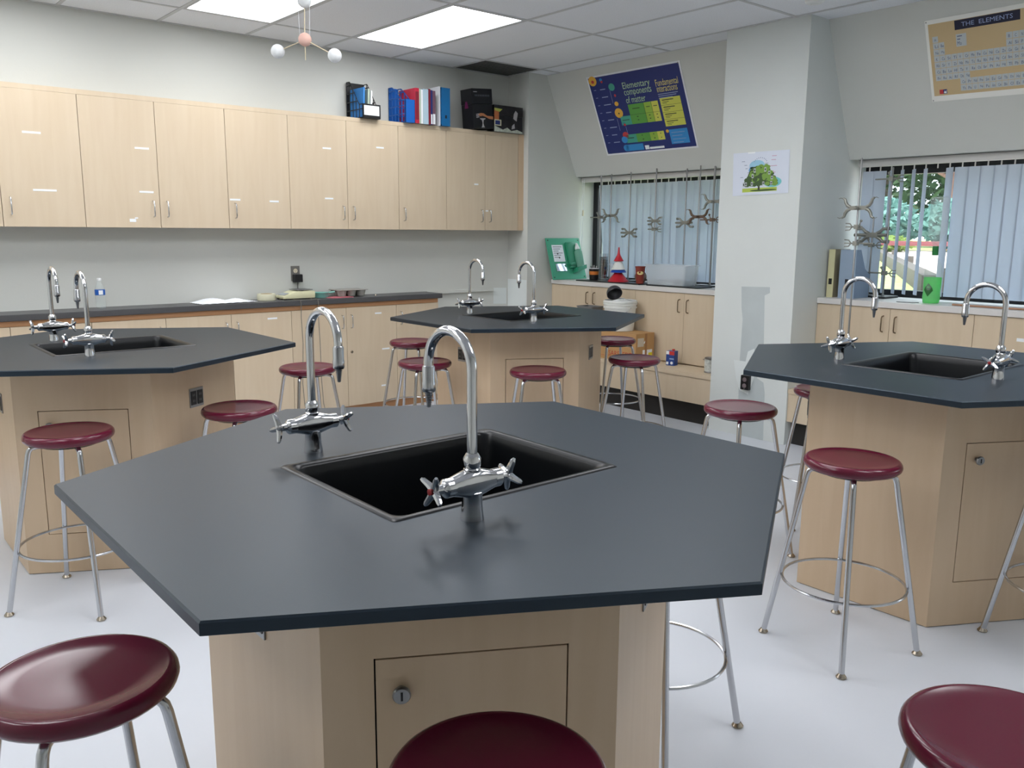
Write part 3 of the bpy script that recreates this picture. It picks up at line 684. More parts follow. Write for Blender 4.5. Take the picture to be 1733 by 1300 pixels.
p.rect(.38, .40, .55, .64, PG1, lv=2); p.rect(.55, .40, .63, .64, PG2, lv=2); p.rect(.63, .40, .70, .64, PYEL, lv=2); p.rect(.265, .53, .38, .64, PTEAL, lv=2)
p.rects([(.38, .525, .70, .528), (.548, .40, .551, .64), (.628, .40, .631, .64)], PINK, 'rule_lines', 3)
p.rects([(.42, .45, .50, .458), (.57, .45, .61, .458), (.645, .45, .685, .458), (.28, .575, .36, .583)]+[(.45, .55+.04*k, .465, .56+.04*k) for k in range(2)]+[(.58, .55+.04*k, .595, .56+.04*k) for k in range(2)]+[(.66, .55+.04*k, .672, .56+.04*k) for k in range(2)], PINK, 'small_print', 3)
p.rect(.27, .76, .39, .865, PTEAL, lv=2); p.rect(.39, .76, .54, .865, PG1, lv=2); p.rect(.54, .76, .62, .865, PG2, lv=2); p.rect(.62, .76, .69, .865, PYEL, lv=2)
p.rects([(.29, .80, .36, .81), (.45, .78, .46, .79), (.45, .83, .465, .84), (.575, .78, .585, .79), (.575, .83, .59, .84), (.65, .78, .66, .79), (.65, .83, .66, .84)], PINK, 'small_print', 3)
p.rect(.725, .38, .93, .715, PYEL, lv=2); p.rects([(.725, .38+.0838*k, .93, .383+.0838*k) for k in (1, 2, 3)], PINK, 'rule_lines', 3)
p.rects([(.745, .40+.0838*k, .86, .41+.0838*k) for k in range(4)]+[(.745, .425+.0838*k, .81, .431+.0838*k) for k in range(4)]+[(.745, .442+.0838*k, .79, .447+.0838*k) for k in range(4)], PINK, 'small_print', 3)
p.rect(.745, .755, .93, .93, PBLUE, lv=2); p.rects([(.765, .79+.04*k, .90-.03*(k % 2), .796+.04*k) for k in range(4)], PPALE, 'small_print', 3)
p.rect(.24, .885, .44, .965, PBLUE, lv=2); p.disc(.245, .925, .03, .04, PBLUE); p.rect(.455, .915, .50, .965, LABEL, lv=2); p.rect(.505, .94, .66, .965, LABEL, lv=2)
p.disc(.06, .06, .045, .06, POR); p.disc(.06, .07, .016, .02, PRED, lv=3); p.disc(.155, .06, .016, .02, PBLUE); p.disc(.16, .085, .012, .015, PRED, lv=3); p.disc(.255, .165, .034, .045, PTEAL)
p.disc(.262, .37, .022, .028, POR); p.disc(.262, .485, .045, .06, POR); p.disc(.262, .49, .008, .01, PINK, lv=3); p.disc(.285, .62, .016, .02, PBLUE); p.disc(.295, .635, .012, .016, PRED, lv=3); p.disc(.27, .27, .01, .018, PRED); p.disc(.275, .765, .034, .042, PRED); p.disc(.25, .82, .034, .042, PBLUE, lv=3); p.disc(.728, .77, .016, .02, POR)
p.rects([(.05, .17+.095*k, .075, .176+.095*k) for k in range(8)]+[(.12, .17+.095*k, .18+.01*(k % 3), .18+.095*k) for k in range(8)]+[(.225, .2, .228, .36), (.225, .55, .228, .70), (.30, .66, .303, .74)], PPALE, 'small_print', 2)
for u, v in ((.02, .97), (.98, .02)): p.disc(u, v, .006, .008, STEEL, 'pin', 4)

# periodic table; it runs on to the right of the photograph, so its right corners follow from the usual 17:12 sheet
tl, bl = onS(1564.6, 36), onS(1578, 172.5); tr0, br0 = onS(1733, 5), onS(1733, 159)
TAN = mat('chart_tan', (202, 178, 136), .5); CELL = mat('chart_cell', (188, 196, 198), .5); CELLT = mat('chart_symbol', (86, 94, 128), .6); CH_N = mat('chart_banner', (26, 28, 52), .5); CREAM = mat('chart_border', (236, 236, 230), .5)
kx = 1.28; q = Sheet('periodic_table_chart', 'tan periodic table chart titled The Elements on the sloping wall past the pillar', 'poster', tl, tl+(tr0-tl)*kx, bl+(br0-bl)*kx, bl, CREAM, .0012, 0)
q.rect(.025, .05, .975, .93, TAN, 'print_ground', 1)
q.rect(.245, .055, .755, .165, CH_N, 'title_band', 2); q.text('THE  ELEMENTS', .30, .135, .70, .085, mat('chart_title', (150, 165, 205), .5))
SYM = ['H . . . . . . . . . . . . . . . . He', 'Li Be . . . . . . . . . . B C N O F Ne', 'Na Mg . . . . . . . . . . Al Si P S Cl Ar', 'K Ca Sc Ti V Cr Mn Fe Co Ni Cu Zn Ga Ge As Se Br Kr', 'Rb Sr Y Zr Nb Mo Tc Ru Rh Pd Ag Cd In Sn Sb Te I Xe', 'Cs Ba La Hf Ta W Re Os Ir Pt Au Hg Tl Pb Bi Po At Rn', 'Fr Ra Ac Rf Db Sg . . . . . . . . . . . .']
LAN = ['Ce Pr Nd Pm Sm Eu Gd Tb Dy Ho Er Tm Yb Lu', 'Th Pa U Np Pu Am Cm Bk Cf Es Fm Md No Lr']
cells = []; sy = MB()
def cell(u, v, body, du=.0495, dv=.088):
    cells.append((u+.0015, v+.003, u+du-.0015, v+dv-.003))
    vs, fs = text_mesh(body); x0, x1, y0, y1 = extent(vs); wd = .011*len(body)
    sy.add([q.P(u+.018+(x-x0)/max(x1-x0, 1e-6)*wd*1.2, v+.062-(y-y0)/max(y1-y0, 1e-6)*.034, q.h+.0009) for x, y, _ in vs], fs)
for r_, row in enumerate(SYM):
    for c_, e_ in enumerate(row.split()):
        if e_ != '.': cell(.052+.0495*c_, .20+.078*r_, e_, .0495, .078)
for r_, row in enumerate(LAN):
    for c_, e_ in enumerate(row.split()): cell(.262+.0495*c_, .76+.078*r_ - .02, e_, .0495, .078)
q.rects(cells, CELL, 'element_cells', 2); sy.build('element_symbols', CELLT, q.t, False)['kind'] = 'stuff'
q.rect(.25, .215, .335, .36, CELL, 'key_cell', 2); q.text('Mo', .26, .345, .295, .30, CELLT)
q.rects([(.26, .235, .30, .245), (.26, .27, .285, .28)], CELLT, 'small_print', 3)
q.rect(.075, .855, .108, .91, PRED, 'logo_red', 2); q.rect(.108, .855, .142, .91, NAVY, 'logo_blue', 2); q.poly([(.112, .90), (.122, .865), (.128, .89), (.138, .86), (.136, .905)], LABEL, 'logo_mark', 3)
for u, v in ((.012, .02), (.012, .985)): q.disc(u, v, .006, .009, STEEL, 'pin', 4)

# tree sheet on the pillar
tp = lambda px, py: onX(px, py, XR-.0022)
s_ = Sheet('tree_poster', 'small white sheet printed with a green tree taped to the white pillar', 'poster', tp(1241.5, 260), tp(1337, 253), tp(1334, 326.5), tp(1240, 332), mat('glossy_sheet', (214, 222, 236), .3), .0008)
LG, DG = mat('print_leaf_light', (118, 158, 66), .5), mat('print_leaf_dark', (62, 88, 46), .5); rnd = random.Random(4)
s_.disc(.44, .32, .14, .13, mat('print_sky', (150, 198, 222), .5), lv=1); s_.disc(.36, .42, .07, .08, mat('print_sky2', (96, 160, 214), .5), lv=1); s_.disc(.72, .72, .16, .12, mat('print_sky3', (120, 200, 205), .5), lv=1)
s_.rect(.18, .84, .80, .93, mat('print_grass', (176, 196, 84), .5), lv=1); s_.disc(.56, .90, .24, .022, DG, lv=2)
s_.poly([(.46, .89), (.47, .74), (.45, .68), (.51, .68), (.495, .74), (.50, .89)], mat('print_trunk', (52, 44, 36), .5), lv=2)
for k in range(190):
    u = rnd.uniform(-1, 1); v = rnd.uniform(0, 1)
    if abs(u) > .42+.62*v: continue
    s_.disc(.50+u*.29, .35+v*.42, rnd.uniform(.034, .058), rnd.uniform(.04, .066), LG if rnd.random() < .62-.3*v else DG, 'print_leaf_mass', 2.5+k*.006, 9)
for u, v, h_ in ((.40, .43, .10), (.59, .42, .10), (.365, .56, .09), (.66, .50, .08), (.71, .62, .08), (.205, .75, .10), (.245, .74, .09), (.355, .74, .09), (.56, .74, .08), (.70, .74, .08)):
    s_.rect(u-.018, v-h_/2, u+.018, v+h_/2, CELL, 'print_portrait', 4); s_.disc(u, v, .011, h_*.3, PINK, 'print_figure', 5, 9)
for u, v, w_ in ((.16, .20, .06), (.21, .29, .05), (.23, .37, .04), (.27, .47, .08), (.14, .57, .05), (.70, .11, .08), (.69, .20, .08), (.67, .34, .12), (.70, .46, .04), (.70, .49, .07), (.58, .27, .06)): s_.rect(u, v, u+w_, v+.014, mat('print_pink', (196, 150, 178), .5) if u > .6 else mat('print_grey', (140, 150, 176), .5), 'small_print', 2)
for k in range(9): a_ = math.pi*(1.12+.76*k/8) ; s_.disc(.50+.115*math.cos(a_), .27+.13*math.sin(a_), .008, .012, mat('print_grey', (140, 150, 176), .5), 'title_mark', 3, 7)
s_.rect(.27, -.004, .40, .03, LABEL, 'tape', 4)

# pillar wall outlet
o = onX(1264, 647, XR); t = thing('wall_outlet', 'dark double outlet low on the white pillar', 'outlet', (XR, o.y, o.z))
MB().box(-.03, -.034, -.052, 0, .034, .052).build('box', BLACK, t, False, .004)
for s in (-.022, .022): MB().lathe([(.016, 0), (.016, .003), (.014, .004)], 16, (-.03, 0, s), (-1, 0, 0)).build('receptacle', mat('grey_brown_plastic', (120, 108, 112), .5), t)
MB().lathe([(.004, 0), (.004, .003)], 10, (-.03, 0, -.045), (-1, 0, 0)).build('screw', STEEL, t)

# ================================================================== THINGS ON THE WALL CABINETS
CT = UZ1
BLUEP = mat('blue_plastic', (26, 96, 180), .4); BLUEF = mat('blue_card', (52, 128, 200), .6); BLUE2 = mat('petrol_plastic', (24, 104, 160), .4); REDB = mat('red_cover', (186, 42, 66), .45); DRED = mat('dark_red_cover', (126, 34, 50), .5); NAVB = mat('navy_cover', (38, 52, 112), .5)
GRN = mat('pale_green_cover', (176, 190, 172), .6); PBL = mat('pale_blue_cover', (176, 200, 214), .6)
def mag_file(name, label, x0, x1, yf, z, hb, hf, depth, m, label_plate=False, group=None, lattice=True, rot=None):
    """open-topped magazine file: cut-away sides of a bar lattice, back, low front, floor"""
    t = thing(name, label, 'file holder', ((x0+x1)/2, yf, z), 0, group); hw = (x1-x0)/2; D = depth; th = .003
    MB().box(-hw, D-th, 0, hw, D, hb).build('back', m, t, False); MB().box(-hw, 0, 0, hw, th, hf).build('front', m, t, False); MB().box(-hw, th, 0, hw, D-th, th).build('bottom', m, t, False)
    for s in (-1, 1):
        xa, xb = (s*hw, s*(hw-th)); b = MB()
        def top(y): return hf+(hb-hf)*min(1, max(0, (y-D*.22)/(D*.55)))
        if lattice:
            n = 5; bw = .007
            for k in range(n+1):
                y = (D-bw)*k/n; b.box(xa, y, 0, xb, y+bw, top(y+bw/2)-.001)
            for zz in (0, .063, .126, .19, .25):
                y0 = 0
                while top(y0+.004) < zz+bw and y0 < D: y0 += .004
                if y0 < D-.02: b.box(xa, y0, zz, xb, D, zz+bw)
            N = 12
            for k in range(N):
                y0, y1 = D*k/N, D*(k+1)/N; z0, z1 = top(y0), top(y1)
                vs = [(xa, y0, z0-bw), (xa, y1, z1-bw), (xa, y1, z1), (xa, y0, z0), (xb, y0, z0-bw), (xb, y1, z1-bw), (xb, y1, z1), (xb, y0, z0)]
                b.add(vs, [(0, 1, 2, 3), (7, 6, 5, 4), (3, 2, 6, 7), (0, 4, 5, 1), (1, 5, 6, 2), (0, 3, 7, 4)])
        else: b.prism([(0, 0), (D, 0), (D, hb), (D*.77, hb), (D*.22, hf), (0, hf)], xa, xb, 'x')
        b.build('side_lattice' if lattice else 'side', m, t, False)
    if label_plate: MB().box(-hw+.012, -.001, .022, hw-.012, .0002, hf-.012).build('label_card', LABEL, t, False)
    return t
P9 = lambda px, py: onY(px, py, 5.905)
def slab(name, label, cat, x0, x1, y0, y1, z0, h, m, group=None, lean=0, spine=None, pages=True):
    """book or folder standing on edge: cover boards with paper inside"""
    t = thing(name, label, cat, ((x0+x1)/2, y0, z0), 0, group); hw = (x1-x0)/2; D = y1-y0
    t.rotation_euler = (0, lean, 0); th = min(.003, hw*.3)
    MB().box(-hw, 0, 0, hw, th, h).box(-hw, th, 0, -hw+th, D, h).box(hw-th, th, 0, hw, D, h).build('cover', m, t, False)
    if pages: MB().box(-hw+th+.0003, th+.0003, .003, hw-th-.0003, D-.004, h-.004).build('pages', PAPER, t, False)
    if spine: 
        for (za, zb, mm) in spine: MB().box(-hw*.8, -.0008, h*za, hw*.8, .0002, h*zb).build('spine_label', mm, t, False)
    return t
x0, x1 = P9(612, 203).x, P9(642, 203).x
mag_file('magazine_file', 'black lattice magazine file with a blank white label', x0, x1, 5.885, CT, .285, .105, .245, BLACK, True, 'magazine files on the wall cabinets')
xc = (x0+x1)/2
for k, (dx, m_, lab, hh, le) in enumerate(((-.035, BLUEF, 'blue card folder standing in the black magazine file', .225, .10), (.005, GRN, 'grey green booklet leaning in the black magazine file', .215, .12), (.03, PAPER, 'white booklet leaning in the black magazine file', .205, .12))):
    slab('folder', lab, 'folder', xc+dx-.006-.02, xc+dx+.006-.02, 5.91, 6.11, CT+.0035, hh, m_, 'booklets in the black magazine file', le*.35)
x0, x1 = P9(684.5, 208).x, P9(700.3, 208).x
mag_file('magazine_file', 'bright blue lattice magazine file beside the red books', x0, x1, 5.885, CT, .285, .175, .25, BLUEP, False, 'magazine files on the wall cabinets')
xs_ = lambda px: P9(px, 210).x
row = [(701.2, 708, REDB, 'red ring binder beside the bright blue magazine file', .27, [(.1, .9, DRED)]), (708.3, 711, GRN, 'thin pale green folder next to the red binder', .265, None), (711.3, 714.4, PAPER, 'thin white folder among the files', .262, None),
       (714.8, 723.6, PBL, 'wide pale blue binder among the files', .27, [(.05, .95, PBL)]), (724.0, 727.2, DRED, 'dark red book after the pale blue binder', .275, None), (727.5, 730.5, NAVB, 'navy blue book with a white spine card', .268, [(.02, .3, LABEL)]), (730.8, 735.4, mat('plum_cover', (110, 80, 96), .5), 'plum coloured book with a white spine card', .265, [(.02, .32, LABEL)])]
for a_, b_, m_, lab, h_, sp in row: slab('binder', lab, 'binder', xs_(a_), xs_(b_), 5.89, 6.12, CT+.0003, h_, m_, 'binders on the wall cabinets', 0, sp)
# petrol-blue file turned round, high back to the room, slotted sides
x0, x1 = xs_(745.5), xs_(759.5); t = thing('magazine_file', 'petrol blue magazine file with oval side slots', 'file holder', ((x0+x1)/2, 5.885, CT), 0, 'magazine files on the wall cabinets'); hw = (x1-x0)/2; hb = .30
MB().box(-hw, 0, 0, hw, .003, hb).box(-hw, .003, 0, hw, .24, .003).box(-hw, .237, 0, hw, .24, .14).build('shell', BLUE2, t, False)
for s in (-1, 1):
    b = MB(); xa, xb = s*hw, s*(hw-.003)
    for k in range(6): b.box(xa, .003+.043*k, 0, xb, .003+.043*k+.016, hb if k < 4 else hb-.06*(k-3))
    for k in range(6): b.box(xa, .003, .058*k, xb, .23, .058*k+.014) if k < 4 else b.box(xa, .003, .058*k-.004, xb, .17, .058*k+.012)
    b.build('slotted_side', BLUE2, t, False)
MB().box(-.008, -.0008, .06, .008, .0004, .085).build('finger_hole', BLACK, t, False)
ps = MB(); ps.box(-.001, 0, 0, .001, .2, .31); o = ps.build('loose_sheet', PAPER, None, False); o.location = (xs_(744.6), 5.90, CT+.0003); tag(o, 'white sheet standing up beside the petrol blue magazine file', 'paper')
# game boxes
BOXB = mat('box_black', (26, 27, 32), .35, noise=(5, .2))
def game_box(name, label, w_, d_, h_, loc, rot, m=BOXB):
    t = thing(name, label, 'box', loc, 0); t.rotation_euler = rot
    MB().box(0, 0, 0, w_, d_, h_*.62).build('base', m, t, False, .002); MB().box(-.002, -.002, h_*.62+.0006, w_+.002, d_+.002, h_).build('lid', m, t, False, .002); return t
def decal(t, pts, m, y=-.0032, name='print'):
    MB().add([(x, y, z) for x, z in pts], [tuple(range(len(pts)))]).build(name, m, t, False)
p0 = P9(800, 218)
g1 = game_box('game_box', 'large black box printed with an arm and a goblet', .215, .15, .325, (p0.x, 5.89, CT+.003), (0, R(-4.5), 0))
SKIN = mat('print_skin', (176, 116, 80), .5); SILV = mat('print_silver', (170, 166, 170), .5)
decal(g1, [(.215, .10), (.215, .075), (.17, .08), (.135, .095), (.10, .105), (.075, .10), (.055, .112), (.05, .120), (.085, .128), (.115, .124), (.15, .105)], SKIN)
for k in range(3): decal(g1, [(.03, .118-.012*k), (.065, .124-.012*k), (.065, .117-.012*k), (.035, .112-.012*k)], SILV, -.0036)
decal(g1, [(.07, .085), (.13, .085), (.128, .078), (.11, .07), (.104, .045), (.112, .02), (.118, .01), (.082, .01), (.09, .02), (.096, .045), (.09, .07), (.072, .078)], SILV, -.0036)
for k in range(9): decal(g1, [(.03+.018*k, .262), (.041+.018*k, .262), (.041+.018*k, .276), (.03+.018*k, .276)], mat('print_dim', (84, 88, 98), .5), -.0032, 'title_letter')
decal(g1, [(.015, .295), (.055, .295), (.055, .301), (.015, .301)], SILV, -.0032, 'small_print')
MB().add([(-.0032, .05, .17), (-.0032, .105, .17), (-.0032, .09, .225), (-.0032, .065, .225)], [(0, 1, 2, 3)]).build('print', mat('print_magenta', (110, 34, 84), .5), g1, False)
p0 = P9(834, 224); p1 = P9(882.5, 226)
g2 = game_box('game_box', 'small dark game box with a white and orange strip beside the large black box', p1.x-p0.x-.004, .10, .222, (p0.x+.006, 5.895, CT+.0003), (0, 0, 0), mat('box_dark', (34, 33, 36), .4, noise=(14, .5)))
W2 = p1.x-p0.x-.004
decal(g2, [(.0, .0), (W2, .0), (W2, .012), (W2*.8, .03), (W2*.6, .015), (W2*.45, .04), (W2*.3, .02), (0, .05)], mat('print_stone', (178, 184, 172), .6, noise=(40, .2)))
decal(g2, [(0, .05), (W2*.16, .05), (W2*.16, .185), (0, .185)], mat('print_orange', (176, 104, 62), .5)); decal(g2, [(0, .05), (W2*.24, .05), (W2*.24, .10), (0, .10)], mat('print_card', (196, 196, 170), .5), -.0036); decal(g2, [(.01, .058), (W2*.2, .058), (W2*.2, .092), (.01, .092)], NAVB, -.004)
decal(g2, [(0, .195), (W2*.28, .19), (W2*.18, .165), (0, .175)], mat('print_lime', (170, 176, 84), .5), -.0036); decal(g2, [(W2*.66, .12), (W2*.78, .10), (W2*.82, .17), (W2*.74, .19), (W2*.68, .16)], SILV, -.0036); decal(g2, [(W2*.6, .03), (W2*.72, .04), (W2*.7, .08), (W2*.62, .06)], SILV, -.0036)

# ================================================================== THINGS ON THE BACK WORKTOP
WT = .9285; Wt = lambda px, y=6.03: Vector((onY(px, 505, y).x, y, WT))
BOT = milky('clear_pet', (206, 216, 214), .78); WATER = glass('still_water', (.90, .95, .96), .08, .05)
b_ = Wt(170); t = thing('water_bottle', 'small clear water bottle with a blue label on the worktop', 'bottle', b_)
MB().lathe([(.026, 0), (.031, .006), (.031, .03), (.029, .035), (.031, .04), (.029, .055), (.031, .062), (.031, .12), (.029, .135), (.018, .16), (.0125, .175), (.0125, .182)], 24, capt=False).build('bottle_body', BOT, t)
MB().lathe([(.0315, .088), (.0317, .09), (.0317, .122), (.0315, .124)], 24, capb=False, capt=False).build('label_band', mat('bottle_blue', (30, 92, 180), .4), t); MB().box(-.016, -.0325, .092, .010, -.0312, .12).build('label_print', LABEL, t)
MB().lathe([(.014, .182), (.014, .196), (.012, .198)], 18).build('cap', WHITE, t)
# crumpled paper sheets
def sheet(name, label, cat, c, w_, d_, hfun, m, rz=0, N=14):
    t = MB(); vs = [((i/N-.5)*w_, (j/N-.5)*d_, hfun(i/N, j/N)) for j in range(N+1) for i in range(N+1)]
    t.add(vs, [(j*(N+1)+i, j*(N+1)+i+1, (j+1)*(N+1)+i+1, (j+1)*(N+1)+i) for j in range(N) for i in range(N)])
    K = len(vs); t.add([(v[0], v[1], v[2]-.0008) for v in vs], [(j*(N+1)+i, (j+1)*(N+1)+i, (j+1)*(N+1)+i+1, j*(N+1)+i+1) for j in range(N) for i in range(N)])
    o = t.build(name, m, None, True, 0, 30); o.location = c; o.rotation_euler = (0, 0, rz); return tag(o, label, cat)
sheet('paper_sheet', 'crumpled white paper lying on the worktop', 'paper', Wt(379, 6.01)+Vector((0, 0, .001)), .42, .2, lambda u, v: .002+.03*max(0, math.sin(u*5.2))*max(0, math.sin(v*2.6))*(u < .6)+(.022*max(0, math.sin((u-.55)*9))*max(0, math.sin(v*2.9)) if .55 < u < .9 else 0)+.003*math.sin(u*23+v*17)**2, PAPER, .08, 22)
b_ = Wt(451, 6.04); t = thing('tape_roll', 'wide roll of cream masking tape on the worktop', 'tape', b_)
MB().lathe([(.045, .0), (.066, .0), (.067, .003), (.067, .045), (.066, .048), (.045, .048), (.045, .0)], 32, capb=False, capt=False).build('tape', mat('masking_tape', (214, 212, 186), .7), t); MB().lathe([(.042, .001), (.0448, .001), (.0448, .047), (.042, .047), (.042, .001)], 32, capb=False, capt=False).build('card_core', mat('card', (170, 140, 100), .8), t)
b_ = Wt(500, 6.03); t = thing('lab_balance', 'cream electronic balance with a flat pan on the worktop', 'balance', b_)
SC = mat('cream_case', (216, 214, 178), .45)
MB().prism([(-.13, .008), (.128, .008), (.130, .06), (-.02, .062), (-.075, .045), (-.13, .026)], -.075, .075, 'y').build('case', SC, t, True, .005)
MB().prism([(-.118, .0335), (-.078, .0475), (-.078, .049), (-.118, .035)], -.055, .055, 'y').build('display', mat('grey_display', (150, 156, 160), .3), t, False)
MB().lathe([(.02, .062), (.02, .068)], 16, (.05, 0, 0)).build('pan_post', STEEL, t); MB().box(-.02, -.065, .068, .115, .065, .074).build('pan', STEEL, t, False, .002)
for sx in (-.11, .11):
    for sy_ in (-.06, .06): MB().lathe([(.01, 0), (.01, .009)], 12, (sx, sy_, 0)).build('foot', RUBBER, t)
b_ = Wt(542, 6.04); t = thing('plastic_tray', 'sea green plastic dish behind the balance', 'dish', b_)
MB().lathe([(.05, 0), (.062, .002), (.07, .038), (.072, .04), (.068, .039), (.058, .006), (.0, .005)], 24, capt=False).build('dish', mat('seagreen_plastic', (120, 176, 166), .4), t)
MB().tube([(.06, -.02, .035), (.11, -.03, .042)], .008, 8).build('grip', mat('seagreen_plastic', (120, 176, 166), .4), t)
o = MB().box(-.10, -.07, 0, .10, .07, .004).build('booklet', mat('pink_card', (196, 110, 120), .6), None, False); o.location = Wt(572, 5.975); o.rotation_euler = (0, 0, .12); tag(o, 'thin pink booklet lying in front of the grey drink tray', 'booklet')
b_ = Wt(590, 6.04)+Vector((0, 0, .0045)); t = thing('drink_tray', 'grey moulded pulp drink carrier tray upside down on the worktop', 'tray', b_); PULP = mat('pulp', (150, 148, 142), .9, bump=(120, .3))
b_ = MB()
for sx in (-1, 0, 1):
    for sy_ in (-.5, .5): b_.lathe([(.026, 0), (.03, .002), (.042, .045), (.042, .048), (.038, .048), (.026, .004), (.0, .004)], 18, (sx*.085, sy_*.085, 0), capb=True, capt=False)
b_.build('cup_wells', PULP, t)
MB().box(-.13, -.088, .046, .13, .088, .051).build('deck', PULP, t, False, .002)
o = MB().lathe([(.004, 0), (.0075, .002), (.006, .008), (.003, .011)], 10).build('push_pin', NICKEL); o.location = Wt(636, 5.95); tag(o, 'tiny metal knob lying at the open end of the worktop', 'knob')
# outlet, plug, cords
o = onY(499.5, 463, YB); t = thing('wall_outlet', 'grey outlet plate with a black plug on the wall above the balance', 'outlet', (o.x, YB, o.z))
MB().box(-.036, -.006, -.058, .036, 0, .058).build('plate', mat('grey_plate', (112, 110, 106), .45), t, False, .002)
rc = MB().lathe([(.017, 0), (.017, .0025)], 18, (0, -.006, .021), (0, -1, 0)).build('receptacle', mat('cream_plastic', (222, 214, 190), .5), t)
MB().box(-.007, -.0092, .02, -.005, -.0084, .028).box(.005, -.0092, .02, .007, -.0084, .028).box(-.002, -.0092, .009, .002, -.0084, .013).build('slot', BLACK, rc, False)
t = thing('power_plug', 'black power adapter plugged in above the balance', 'plug', (o.x+.006, YB-.0062, o.z-.03)); MB().box(-.033, -.045, -.035, .033, 0, .025).build('adapter', BLACK, t, False, .005)
MB().tube([(0, -.02, -.035), (-.002, -.022, -.06), (-.006, -.03, -.10), (-.01, -.05, -.115)], .003, 6).build('lead', BLACK, t)
GCORD = mat('grey_cord', (120, 116, 108), .6)
for px, px2, lab, ym in ((509, 513, 'thin cord hanging down the cabinet right below the balance', 5.884), (538, 545, 'thin cord hanging down the cabinet beside the sea green dish', 5.884)):
    xa = onY(px, 540, ym).x; xb = onY(px2, 690, ym).x
    o = MB().tube([(xa-.03, 6.02, WT+.004), (xa-.01, 5.93, WT+.004), (xa, 5.878, WT+.002), (xa+.002, 5.872, WT-.02), (xa, 5.874, .8), (xa+.006, 5.872, .6), (xb, 5.874, .3), (xb+.01, 5.872, .12), (xb+.03, 5.862, .004), (xb+.2, 5.85, .004)], .0028, 6).build('hanging_cord', GCORD); tag(o, lab, 'cord')

# ================================================================== THINGS IN THE FIRST WINDOW BAY
RT = RZ+.0083
GREEN = mat('green_board', (64, 160, 126), .4); DGREEN = mat('green_board_deep', (44, 138, 104), .4)
bl_ = Vector((5.345, 5.742, RT+.002)); Wd, Hd = .37, .36; tilt = math.asin(.116/.395)
t = thing('eyewash_board', 'green wall board with an eyewash bottle leaning on the corner column', 'eyewash board', bl_); t.rotation_euler = (-tilt, 0, 0); t.scale = (1.17, 1, 1.095)
MB().box(0, -.003, 0, Wd, .003, Hd).build('board', GREEN, t, False, .002)
MB().box(.05, -.0042, .155, .17, -.0028, .30).build('instruction_card', LABEL, t, False);
for k in range(6): MB().box(.06, -.0048, .28-.018*k, .155-.02*(k % 3), -.0041, .286-.018*k).build('print_line', mat('print_grey2', (130, 136, 140), .6), t, False)
for k, z in enumerate((.225, .19)): MB().lathe([(.008, 0), (.008, .0006)], 10, (.10+.012*k, -.0042, z), (0, -1, 0)).build('print_symbol', PINK, t, False)
MB().box(.05, -.0036, .068, .17, -.0028, .15).build('card_slot', DGREEN, t, False); MB().box(.056, -.009, .072, .165, -.0035, .135).build('mirror', mat('mirror_tile', (200, 208, 218), .08, .8), t, False)
MB().box(.195, -.03, .09, .30, -.003, .32).build('bottle_cradle', DGREEN, t, True, .012); MB().prism([(.175, .13), (.24, .145), (.24, .115), (.19, .11)], -.05, -.003, 'y').build('cradle_lug', DGREEN, t, True, .003)
MB().prism([(.225, .05), (.335, .075), (.34, .11), (.24, .09)], -.075, -.003, 'y').build('bottle_shelf', DGREEN, t, True, .004)
eb = MB().lathe([(.028, .0), (.034, .006), (.036, .09), (.034, .14), (.022, .155), (.014, .16)], 20, (.295, -.042, .09)).build('eyewash_bottle', translucent('green_clear_plastic', (150, 205, 185), .5), t)
MB().lathe([(.02, 0), (.021, .01), (.014, .035), (.009, .05), (.003, .056)], 16, (.295, -.042, .25)).build('bottle_nozzle', WHITE, eb)
for x_, z_ in ((.02, .02), (.35, .34), (.02, .34), (.35, .02)): MB().lathe([(.006, 0), (.006, .001)], 10, (x_, -.003, z_), (0, -1, 0)).build('screw_hole', PINK, t)

# retort stands
translucent_clear = milky('cloudy_plastic', (214, 222, 228), .66)
BASE = mat('black_base_enamel', (30, 34, 36), .35); PLATEM = None
def clamp_bat(parent, z, sc=1.0, rz=0, m=CAST):
    """double burette clamp: bar with two pairs of flared jaws and little spring hooks"""
    c = MB().box(-.055, -.008, -.012, .055, .008, .012)
    for s in (-1, 1):
        for v in (-1, 1):
            c.tube([(s*.05, 0, v*.006), (s*.068, 0, v*.014), (s*.080, 0, v*.032), (s*.085, 0, v*.050), (s*.098, -.002, v*.058)], [.010, .0105, .010, .0085, .006], 8)
            c.tube([(s*.094, -.003, v*.057), (s*.112, -.006, v*.060), (s*.124, -.006, v*.055)], [.003, .0022, .0018], 6)
    c.xf(Matrix.Rotation(rz, 4, 'Z') @ Matrix.Scale(sc, 4)); o = c.build('burette_clamp', m, parent); o.location = (0, 0, z)
    k = MB().lathe([(.011, 0), (.012, .012), (.006, .02)], 12, (0, -.018, 0), (0, -1, 0)).xf(Matrix.Rotation(rz, 4, 'Z')).build('clamp_screw', m, o); return o
def clamp_fork(parent, z, sc=1.0, rz=0, m=CAST):
    """double clamp with three parallel prongs on each side"""
    c = MB().box(-.03, -.009, -.013, .03, .009, .013)
    for s in (-1, 1):
        for v in (-1, 1): c.tube([(s*.02, 0, v*.008), (s*.04, 0, v*.018), (s*.055, 0, v*.032), (s*.082, 0, v*.033)], [.008, .0085, .0085, .0075], 8)
        c.tube([(s*.02, 0, 0), (s*(.098 if s < 0 else .075), 0, 0)], [.009, .008], 8)
        for v in (-1, 1): c.tube([(s*.07, 0, v*.033), (s*.088, 0, v*.033)], .0095, 8)
    c.xf(Matrix.Rotation(rz, 4, 'Z') @ Matrix.Scale(sc, 4)); o = c.build('fork_clamp', m, parent); o.location = (0, 0, z); return o
